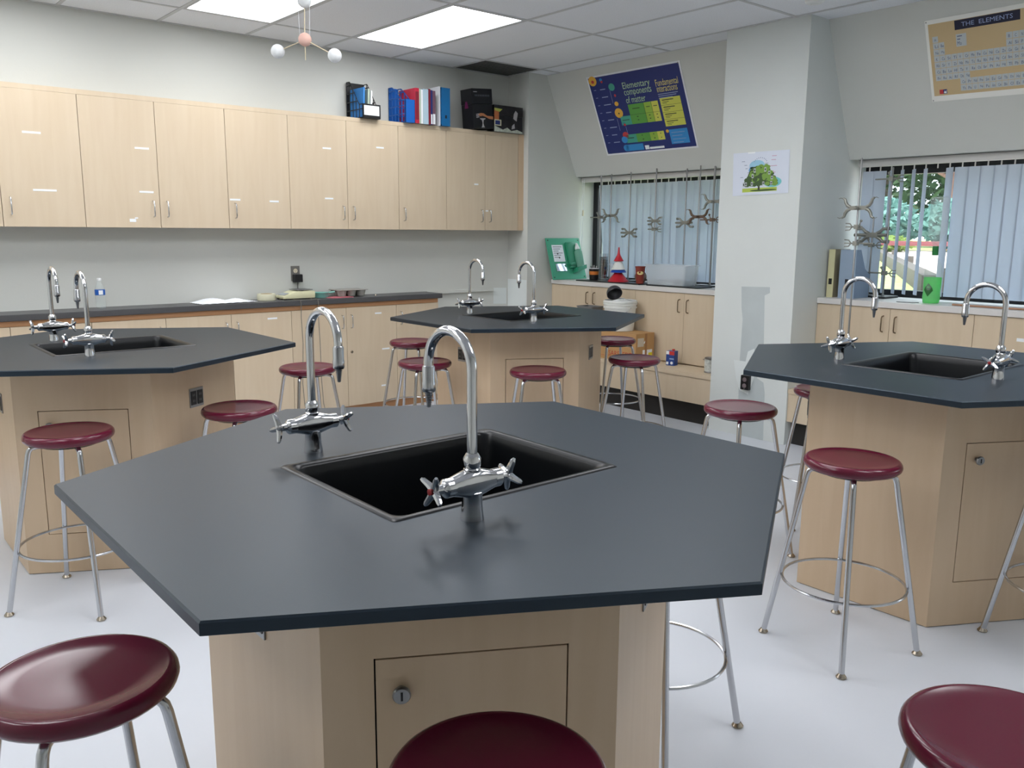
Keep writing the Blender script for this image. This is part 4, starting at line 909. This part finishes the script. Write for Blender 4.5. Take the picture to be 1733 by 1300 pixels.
def clamp_jaw(parent, z, rz=0, m=CAST, L_=.11):
    c = MB().tube([(-L_, -.016, 0), (.04, -.016, 0)], .0052, 8).box(-.014, -.024, -.014, .014, .012, .014)
    for v in (-1, 0, 1): c.tube([(.04, -.016, 0), (.055, -.016, v*.02), (.085, -.016, v*.022)], .004, 6)
    c.tube([(-.004, -.026, .012), (-.008, -.034, .034)], [.004, .003], 6).sphere((-.009, -.035, .038), .009, 10)
    c.xf(Matrix.Rotation(rz, 4, 'Z')); o = c.build('jaw_clamp', m, parent); o.location = (0, 0, z); return o
def stand(label, x, y, ztop, clamps, zb=RT, bx=.2, by=.105, rod=.006, group='retort stands by the windows'):
    t = thing('retort_stand', label, 'retort stand', (x, y, zb), 0, group)
    MB().box(-bx*.34, -by/2, .0, bx*.62, by/2, .014).build('base_plate', BASE, t, False, .003)
    MB().tube([(0, 0, .014), (0, 0, ztop-zb-.004), (0, 0, ztop-zb)], [rod, rod, rod*.6], 12).build('rod', STEEL, t)
    MB().lathe([(.012, .014), (.012, .02), (.008, .024)], 12).build('rod_socket', STEEL, t)
    for kind, z, a in clamps: {'bat': clamp_bat, 'fork': clamp_fork, 'jaw': clamp_jaw}[kind](t, z-zb, **a)
    return t
RX = 5.725; FACE = R(-90)   # clamps lie parallel to the window
def sp(px, py, x=RX): return onX(px, py, x)
stand('retort stand with a bare rod beside the loose blind vane', RX-.03, sp(1017.7, 296, RX-.03).y, sp(1017.7, 296, RX-.03).z, [('jaw', sp(1012, 368).z, dict(rz=FACE))])
stand('retort stand with a wide winged burette clamp above the mugs', RX+.01, sp(1034, 294.5).y, sp(1034, 294.5).z, [('bat', sp(1033, 365).z, dict(rz=FACE))])
stand('retort stand with one pronged clamp behind the funnels', RX, sp(1068, 291).y, sp(1068, 291).z, [('fork', sp(1066, 394).z, dict(rz=FACE))])
stand('retort stand with a pronged clamp and a screw jaw below it', RX, sp(1111.5, 285).y, sp(1111.5, 285).z, [('fork', sp(1108, 374).z, dict(rz=FACE, sc=.85)), ('jaw', sp(1107, 388).z, dict(rz=FACE, L_=.06))])
stand('retort stand with a pronged clamp behind the clear tub', RX, sp(1163, 285).y, sp(1163, 285).z, [('fork', sp(1158, 377).z, dict(rz=FACE))], by=.08)
stand('retort stand with a tarnished winged clamp behind the clear tub', RX-.015, sp(1188, 280).y, sp(1188, 280).z, [('bat', sp(1183, 367).z, dict(rz=FACE, m=mat('rusty_cast', (116, 96, 82), .6, .5)))], by=.08)
stand('thick retort stand partly hidden by the white pillar', RX, sp(1210.6, 281).y, sp(1210.6, 281).z, [('bat', sp(1214, 341).z, dict(rz=FACE)), ('jaw', sp(1209, 372).z, dict(rz=FACE, m=mat('rusty_cast', (116, 96, 82), .6, .5)))], by=.08, rod=.0085)
FXI = 5.555
def ci(px, x=FXI): return Vector((x, onX(px, 474, x).y, RT+.0105))
ya, yb = onX(1094, 474, 5.56).y, onX(992, 474, 5.56).y+.03
t = thing('black_tray', 'long thin black tray under the mugs and funnels', 'tray', (5.565, (ya+yb)/2, RT)); MB().box(-.108, -(yb-ya)/2, 0, .088, (yb-ya)/2, .010).build('slab', BASE, t, False, .003); MB().tube([(-.1, -(yb-ya)/2+.02, .008), (.08, -(yb-ya)/2+.02, .008)], .0025, 6).build('lip', BASE, t)
c_ = ci(1005, 5.56); t = thing('mug', 'black and orange mug of pens on the window counter', 'mug', c_)
MB().lathe([(.036, 0), (.040, .004), (.046, .10), (.047, .102), (.043, .10), (.037, .008), (0, .008)], 28, capt=False).build('body', BLACK, t); MB().lathe([(.0417, .035), (.0452, .078)], 28, capb=False, capt=False).build('orange_band', mat('orange_band', (206, 120, 50), .5), t)
MB().lathe([(.046, .1), (.0475, .102), (.046, .106), (.042, .106)], 28, capb=False, capt=False).build('rim', PAPER, t)
for k in range(5): a_ = k*1.3; MB().tube([(.012*math.cos(a_), .012*math.sin(a_), .01), (.03*math.cos(a_), .03*math.sin(a_), .125+.008*(k % 2))], .0035, 6).build('pen', (WHITE, STEEL, BLACK)[k % 3], t)
CLR = glass('clear_plastic', (.95, .97, .98), .13, .12)
c_ = ci(1021, 5.56); 
for k in range(6):
    t = MB().lathe([(.029, 0), (.030, .001), (.0385, .105), (.040, .106), (.038, .104), (.0295, .003)], 24, capt=False).build('plastic_cup', CLR); t.location = c_+Vector((0, 0, .0265*k)); tag(t, 'clear plastic cup nested in the stack beside the orange mug', 'cup', 'stack of clear plastic cups')
c_ = ci(1037.5, 5.632); t = MB().lathe([(.032, 0), (.033, .001), (.044, .15), (.046, .152), (.043, .15), (.032, .003)], 24, capt=False).build('beaker', translucent_clear); t.location = c_; tag(t, 'tall milky plastic beaker between the cups and the funnels', 'beaker')
def funnel(name, label, c, r, h, stem, m, z0, group='stacked upside down funnels'):
    t = thing(name, label, 'funnel', c+Vector((0, 0, z0)), 0, group)
    MB().lathe([(r, 0), (r, .006), (r*.97, .007), (.014, h), (.010, h+stem*.3), (.006, h+stem), (.0045, h+stem), (.008, h+stem*.3), (.012, h-.003), (r*.93, .003), (r*.96, 0), (r, 0)], 32, capb=False, capt=False).build('cone', m, t)
    MB().box(r-.002, -.006, 0, r+.016, .006, .004).build('hang_tab', m, t, False); return t
c_ = ci(1046, 5.55)
funnel('funnel', 'large red funnel at the bottom of the funnel stack', c_, .092, .10, .04, mat('red_plastic', (190, 40, 52), .35), 0)
funnel('funnel', 'blue rimmed funnel resting on the large red one', c_, .068, .085, .03, mat('blue_rim_plastic', (32, 74, 168), .35), .080)
funnel('funnel', 'white funnel in the middle of the funnel stack', c_, .062, .10, .03, mat('white_funnel', (226, 228, 224), .4), .105)
funnel('funnel', 'small red funnel on top of the funnel stack', c_, .042, .055, .065, mat('red_plastic', (190, 40, 52), .35), .178)
c_ = ci(1083, 5.495); t = thing('coffee_cup', 'brown paper coffee cup with a cream oval badge on the window counter', 'cup', c_)
MB().lathe([(.030, 0), (.031, .002), (.042, .138), (.044, .140), (.044, .144), (.041, .144), (.030, .004)], 28, capt=False).build('cup_body', mat('brown_cup', (136, 56, 44), .5), t)
a_ = Vector((CAM.x-c_.x, CAM.y-c_.y, 0)).normalized(); s2 = Vector((-a_.y, a_.x, 0)); b_ = MB(); n = 18
def oval(rw, rh, off): return [a_*(math.sqrt(max(0, (.0395+off)**2-(rw*math.cos(2*math.pi*k/n))**2)))+s2*(rw*math.cos(2*math.pi*k/n))+Vector((0, 0, .09+rh*math.sin(2*math.pi*k/n))) for k in range(n)]
b_.add(oval(.027, .015, .0018), [tuple(range(n))]); b_.build('badge', mat('badge_cream', (222, 204, 140), .5), t, False)
pts = [a_*(.0415)+s2*(-.02+.04*k/20)+Vector((0, 0, .089+.004*math.sin(k*1.7)*(1-.03*k))) for k in range(21)]
MB().tube(pts, .0008, 5).build('badge_script', mat('badge_brown', (96, 40, 32), .5), t, False)
c_ = ci(1084, 5.59); t = thing('tape_roll', 'brown parcel tape roll standing behind the coffee cup', 'tape', c_+Vector((0, 0, .0)))
MB().lathe([(.03, -.02), (.05, -.02), (.05, .02), (.03, .02), (.03, -.02)], 28, (0, 0, .0502), (1, 0, 0), False, False).build('tape', mat('parcel_tape', (122, 100, 84), .4), t); MB().lathe([(.027, -.021), (.03, -.021), (.03, .021), (.027, .021), (.027, -.021)], 28, (0, 0, .0502), (1, 0, 0), False, False).build('card_core', mat('card', (170, 140, 100), .8), t)
# clear tub
y0, y1 = onX(1173, 480, 5.56).y, onX(1104, 478, 5.56).y; t = thing('storage_tub', 'clear plastic storage tub on black stand bases by the window', 'tub', (5.547, (y0+y1)/2, RT+.0105)); hy = (y1-y0)/2; TUB = translucent_clear
b_ = MB(); L_ = [[(x, y, z) for x, y in rrect(hx, hy_, .02, 3)] for hx, hy_, z in ((.085, hy*.92, .002), (.095, hy, .16), (.103, hy+.008, .162), (.103, hy+.008, .166), (.093, hy-.002, .166), (.083, hy*.92-.002, .005))]
n = len(L_[0]); b_.add([p_ for l in L_ for p_ in l], [(i*n+k, i*n+(k+1) % n, (i+1)*n+(k+1) % n, (i+1)*n+k) for i in range(len(L_)-1) for k in range(n)]+[tuple(range(n-1, -1, -1))]); b_.build('tub_body', TUB, t)
o = MB().lathe([(.03, 0), (.032, .045), (.028, .045), (.026, .004)], 20, capt=False).build('plastic_jar', glass('grey_clear', (.66, .68, .7), .25, .3)); o.location = (5.552, (y0+y1)/2-.06, RT+.016); tag(o, 'small grey jar lying in the clear tub', 'jar')
sheet('plastic_bag', 'crumpled clear bag in the clear tub', 'bag', (5.552, (y0+y1)/2-.13, RT+.018), .10, .09, lambda u, v: .002+.04*abs(math.sin(u*5))*v, glass('bag_plastic', (.8, .82, .86), .3, .2))
t = thing('black_tray', 'thin black tray under the clear tub', 'tray', (5.553, (y0+y1)/2-.05, RT)); MB().box(-.095, -hy-.07, 0, .098, hy+.03, .010).build('slab', BASE, t, False, .003); MB().tube([(-.09, -hy-.05, .008), (.09, -hy-.05, .008)], .0025, 6).build('lip', BASE, t)
# bench things
BN = BEN+.0004; CARD = mat('cardboard', (186, 146, 98), .85, noise=(6, .06))
y0, y1 = onX(1076, 590, 5.19).y, 5.06; t = thing('cardboard_box', 'brown cardboard box with red lettering on the low bench', 'box', (5.19, y0, BN)); BH = .235; BW = .225; BL_ = y1-y0
MB().box(0, 0, 0, BW, BL_, BH-.002).build('carton', CARD, t, False, .002)
MB().box(0, 0, BH-.0019, BW*.5-.001, BL_, BH+.0015).build('flap', CARD, t, False); MB().box(BW*.5+.001, 0, BH-.0019, BW, BL_, BH+.0015).build('flap', CARD, t, False)
vs, fs = text_mesh('SARSTEDT'); e_ = extent(vs); MB().add([(-.0012, .30-(x-e_[0])/(e_[1]-e_[0])*.26, .035+(y-e_[2])/(e_[3]-e_[2])*.042) for x, y, _ in vs], [f[::-1] for f in fs]).build('red_lettering', mat('red_ink', (176, 60, 44), .7), t, False)
MB().box(-.0014, .005, .028, -.0008, .40, .0305).build('red_rule', mat('red_ink', (176, 60, 44), .7), t, False)
MB().box(.02, -.0012, .13, .095, .0004, .20).build('shipping_label', mat('torn_label', (206, 196, 178), .7), t, False); MB().prism([(.095, .16), (.13, .20), (.125, .175), (.10, .15)], -.0012, .0004, 'y').build('torn_tape', LABEL, t, False)
MB().box(.085, -.0014, .02, .20, .0004, .10).build('paper_label', LABEL, t, False); MB().box(.155, -.002, .02, .20, -.001, .075).build('yellow_sticker', mat('sticker_yellow', (226, 214, 40), .5), t, False); MB().box(.11, -.0016, .0, .135, .0002, BH).build('packing_tape', mat('tape_brown', (160, 118, 78), .4), t, False)
c_ = Vector((5.300, onX(1049, 540, 5.300).y, BN+BH+.0018)); t = thing('bucket', 'white plastic bucket standing on the cardboard box', 'bucket', c_)
WB = mat('white_bucket', (226, 228, 224), .45)
MB().lathe([(.112, 0), (.117, .004), (.132, .19), (.141, .191), (.141, .205), (.134, .206), (.134, .216), (.142, .217), (.142, .232), (.136, .234), (.143, .236), (.143, .246), (.131, .247), (.127, .19), (.110, .006), (0, .006)], 40, capt=False).build('pail', WB, t)
MB().tube([(-.02, -.142, .20), (-.09, -.115, .14), (-.13, -.05, .07), (-.14, 0, .05)], .0035, 8).build('bail_handle', mat('bail_grey', (190, 190, 188), .4), t)
MB().tube([(.132*math.cos(R(a)), .132*math.sin(R(a)), .250) for a in range(0, 360, 12)], .0055, 8, True).build('rolled_rim', WHITE, t)
pts = [(.095*math.cos(R(a)), .095*math.sin(R(a)), .235+.014*math.sin(R(a*2))) for a in range(20, 330, 10)]
o = MB().tube(pts, .007, 8).build('plastic_hose', WHITE); o.location = c_+Vector((0, 0, .012)); tag(o, 'white coiled hose in the bucket', 'hose')
o = MB().lathe([(.064, -.004), (.066, 0), (.064, .026), (.054, .048), (.034, .062), (.012, .067), (.004, .064), (.03, .058), (.05, .044), (.06, .024), (.062, 0), (.064, -.004)], 28, (0, 0, 0), (.35, .62, .55), False, False).build('plastic_scoop', mat('dark_grey_plastic', (62, 62, 66), .35)); o.location = c_+Vector((-.035, .035, .305)); tag(o, 'dark grey bowl shaped scoop sticking out of the bucket', 'scoop')
c_ = Vector((5.32, 5.235, BN)); t = thing('grey_bin', 'grey plastic bin on the bench behind the table near the cardboard box', 'bin', c_); GB = mat('bin_grey', (120, 120, 120), .5)
b_ = MB(); L_ = [[(x, y, z) for x, y in rrect(hx, hy_, .02, 3)] for hx, hy_, z in ((.06, .09, 0), (.075, .095, .405), (.08, .10, .408), (.08, .10, .415), (.072, .092, .415), (.058, .088, .005))]
n = len(L_[0]); b_.add([p_ for l in L_ for p_ in l], [(i*n+k, i*n+(k+1) % n, (i+1)*n+(k+1) % n, (i+1)*n+k) for i in range(len(L_)-1) for k in range(n)]+[tuple(range(n-1, -1, -1)), tuple(range((len(L_)-1)*n, len(L_)*n))]); b_.build('bin_body', GB, t)
MB().tube([(-.076, -.05, .37), (-.10, -.03, .38), (-.10, .03, .38), (-.076, .05, .37)], .005, 8).build('grip', GB, t)
c_ = onZ(1137, 617, BN); t = thing('solvent_tin', 'small blue and red rectangular tin on the low bench', 'tin', (5.345, onX(1137, 610, 5.345).y, BN), R(10)); TB = mat('tin_blue', (38, 70, 140), .35)
MB().box(-.03, -.038, 0, .03, .038, .118).build('can', TB, t, False, .004); MB().box(-.0308, -.0375, .086, -.0298, .008, .116).build('red_print', mat('tin_red', (196, 58, 52), .4), t, False); MB().box(-.0308, .010, .09, -.0298, .036, .116).build('white_print', LABEL, t, False); MB().box(-.0308, .014, .008, -.0298, .034, .03).build('white_print', LABEL, t, False)
MB().lathe([(.012, 0), (.012, .0008)], 14, (-.0301, -.015, .022), (-1, 0, 0)).build('round_mark', LABEL, t, False); MB().box(-.0308, -.034, .05, -.0298, .006, .06).build('white_print', mat('tin_pale', (150, 176, 214), .5), t, False)
MB().lathe([(.012, .118), (.012, .13), (.010, .132)], 16, (0, -.012, 0)).build('screw_cap', mat('tin_red', (196, 58, 52), .4), t)
c_ = Vector((5.29, onX(1201, 625, 5.29).y, BN)); t = thing('paint_can', 'pale label paint can on the bench against the white pillar', 'can', c_)
MB().lathe([(.04, 0), (.042, .002), (.042, .006), (.0405, .008), (.0405, .108), (.042, .11), (.042, .115), (.036, .116), (.034, .112), (0, .112)], 28, capt=False).build('can', STEEL, t); MB().lathe([(.0409, .012), (.0409, .104)], 28, capb=False, capt=False).build('paper_wrap', mat('can_label', (206, 210, 206), .5, noise=(60, .25)), t)
MB().tube([(0, .041, .085), (-.035, .04, .10), (-.05, 0, .11), (-.035, -.04, .10), (0, -.041, .085)], .0018, 6).build('wire_handle', STEEL, t)

# ================================================================== THINGS IN THE SECOND WINDOW BAY
def ry(px, x, py=480): return onX(px, py, x).y
tall = onX(1458.8, 267, 5.28)
stand('tall retort stand on the bench with a winged clamp in front of the binders', 5.28, tall.y, tall.z, [('bat', onX(1452, 352, 5.28).z, dict(rz=FACE, sc=1.08)), ('jaw', onX(1450, 412, 5.28).z, dict(rz=R(90))), ('jaw', onX(1450, 384, 5.28).z, dict(rz=R(90), L_=.03))], zb=BN, rod=.0062, by=.14, bx=.22)
stand('retort stand with two screw jaws in front of the open vanes', 5.762, ry(1512, 5.762, 283), onX(1512, 283, 5.762).z, [('jaw', onX(1506, 302, 5.70).z, dict(rz=FACE)), ('jaw', onX(1500, 463, 5.70).z, dict(rz=FACE, L_=.15))], by=.1)
stand('short retort stand with a forked clamp beside the blue grey file', 5.775, ry(1479, 5.775, 367), onX(1479, 367, 5.775).z, [('fork', onX(1481, 398, 5.74).z, dict(rz=FACE, sc=1.35)), ('jaw', onX(1480, 415, 5.74).z, dict(rz=FACE, L_=.05))], by=.1, bx=.11)
def ring_binder(label, ya, yb, x0, D, H_, m, m2):
    t = thing('lever_arch_file', label, 'binder', (x0, (ya+yb)/2, RT), 0, 'files on the window counter'); hw = abs(ya-yb)/2
    MB().box(0, -hw, 0, .003, hw, H_).build('spine', m, t, False, .001); MB().box(.003, -hw, 0, D, -hw+.003, H_).build('board', m2, t, False); MB().box(.003, hw-.003, 0, D, hw, H_).build('board', m2, t, False)
    MB().box(.01, -hw+.004, .004, D-.01, hw-.004, H_-.02).build('pages', PAPER, t, False)
    MB().box(-.001, -.012, .09, .0004, .012, .13).build('finger_hole', BLACK, t, False); return t
CRB, CRB2 = mat('cream_binder', (206, 202, 160), .5), mat('cream_binder_board', (170, 160, 130), .6); GBL, GBL2 = mat('greyblue_file', (150, 168, 188), .5), mat('greyblue_side', (140, 158, 182), .5)
ring_binder('cream lever arch file against the pillar return', 3.135, ry(1410, 5.53), 5.53, .2, .33, CRB, CRB2)
y1_, y0_ = ry(1419, 5.53), ry(1446, 5.53); t = thing('magazine_file', 'blue grey magazine file with a cut away side beside the cream file', 'file holder', (5.53, (y0_+y1_)/2, RT), 0, 'files on the window counter'); hw = (y1_-y0_)/2; H_ = .33
MB().box(0, -hw, 0, .003, hw, H_).box(.003, -hw, 0, .2, hw, .003).box(.197, -hw, .003, .2, hw, .16).build('shell', GBL, t, False)
for s in (-1, 1): MB().prism([(.003, .003), (.197, .003), (.197, .16), (.13, .20), (.06, .33), (.003, .33)], s*hw, s*(hw-.003), 'y').build('side', GBL2, t, False)
MB().box(-.001, -.012, .09, .0004, .012, .13).build('finger_hole', BLACK, t, False)
slab('folder', 'dark folder standing in the blue grey file', 'folder', 5.60, 5.61, (y0_+y1_)/2-.05, (y0_+y1_)/2+.05, RT+.0035, .30, mat('dark_folder', (58, 54, 62), .5))
# joined soda bottles with green water
c_ = Vector((5.585, ry(1576, 5.585, 500), RT)); t = thing('vortex_bottles', 'two soda bottles joined neck to neck, lower one half full of green water', 'bottles', c_)
pb = [(.030, .004), (.046, 0), (.050, .008), (.0535, .04), (.051, .075), (.0535, .11), (.0535, .20), (.048, .235), (.030, .275), (.0165, .298), (.014, .305), (.014, .318)]
MB().lathe(pb, 32, capt=False).build('lower_bottle', BOT, t)
MB().lathe([(r, .668-z) for r, z in pb][::-1], 32, capb=False).build('upper_bottle', BOT, t)
GW = bpy.data.materials.new('green_water'); GW.use_nodes = True; nt = GW.node_tree; bb = nt.nodes['Principled BSDF']; bb.inputs['Base Color'].default_value = (*s2l((90, 235, 115)), 1); bb.inputs['Roughness'].default_value = .1; bb.inputs['IOR'].default_value = 1.33
tr = nt.nodes.new('ShaderNodeBsdfTransparent'); tr.inputs[0].default_value = (*s2l((150, 250, 165)), 1); tl2 = nt.nodes.new('ShaderNodeBsdfTranslucent'); tl2.inputs[0].default_value = (*s2l((120, 250, 140)), 1)
m1 = nt.nodes.new('ShaderNodeMixShader'); m1.inputs[0].default_value = .75; m2 = nt.nodes.new('ShaderNodeMixShader'); m2.inputs[0].default_value = .45
nt.links.new(bb.outputs[0], m1.inputs[1]); nt.links.new(tl2.outputs[0], m1.inputs[2]); nt.links.new(m1.outputs[0], m2.inputs[1]); nt.links.new(tr.outputs[0], m2.inputs[2]); nt.links.new(m2.outputs[0], nt.nodes['Material Output'].inputs[0])
MB().lathe([(.028, .006), (.044, .003), (.048, .010), (.0515, .04), (.049, .075), (.0515, .11), (.0515, .166)], 32).build('green_water', GW, t)
MB().lathe([(.0175, .305), (.0185, .308), (.0185, .36), (.0175, .363)], 24).build('green_coupler', mat('green_cap', (30, 120, 56), .4), t)
MB().add([(-.0542*math.cos(a)*1.0-.0, .0542*math.sin(a), z) for a, z in ((-.55, .085), (0, .045), (.55, .085), (.4, .105), (0, .13), (-.4, .105))], [(0, 1, 2, 3, 4, 5)]).build('crest_label', mat('crest_dark', (34, 96, 44), .5), t, False)
t = MB().tube([(5.52, ry(1612, 5.52, 513), RT+.006), (5.50, ry(1733, 5.50, 522)-.5, RT+.006)], .006, 8).build('wooden_rod', mat('wood_rod', (168, 128, 100), .6)); tag(t, 'long thin wooden rod lying along the window counter', 'rod')
t = MB().tube([(5.50, ry(1517, 5.50, 512), RT+.003), (5.49, ry(1530, 5.49), RT+.003), (5.50, ry(1545, 5.5), RT+.003), (5.53, ry(1558, 5.53), RT+.003)], .0026, 6).build('thin_cable', mat('cable_grey', (110, 112, 116), .5)); tag(t, 'short grey cable lying beside the green bottle', 'cable')

# ================================================================== HANGING BALL MODEL
c_ = CAM+ray(516, 67).normalized()*4.1; t = thing('molecule_model', 'hanging ball and stick model of white and pink foam balls', 'model', c_)
FOAM = mat('white_foam', (232, 234, 234), .7, bump=(180, .3)); PINKF = mat('pink_foam', (226, 184, 170), .7, bump=(180, .3))
def rel(px, py): d = ray(px, py); return CAM+d*((c_-CAM).dot(fwd)/d.dot(fwd))-c_
MB().sphere((0, 0, 0), .0285, 24).build('centre_ball', PINKF, t)
for px, py, dy in ((468, 84, .02), (568, 97, -.02)):
    e_ = rel(px, py)+fwd*dy; d = e_.normalized(); MB().sphere(e_, .0300, 24).build('outer_ball', FOAM, t); MB().tube([d*.026, e_-d*.028], .0022, 8).build('stick', mat('stick_wood', (214, 200, 170), .6), t)
e_ = rel(515, 1); MB().sphere(e_, .031, 24).build('outer_ball', FOAM, t); MB().tube([Vector((0, 0, .027)), e_-Vector((0, 0, .028))], .0022, 8).build('stick', mat('stick_wood', (214, 200, 170), .6), t)
MB().tube([(0, 0, -.027), (0, 0, -.085)], .0022, 8).build('stick', mat('stick_wood', (214, 200, 170), .6), t)
for sx in (-.024, .024):
    d = rgt0*sx; MB().tube([d*.9+Vector((0, 0, .012)), d*1.1+Vector((0, 0, .2)), Vector((e_.x, e_.y, 0))+d*.1+Vector((0, 0, ZC-c_.z+.003))], .0009, 5).build('thread', PAPER, t)
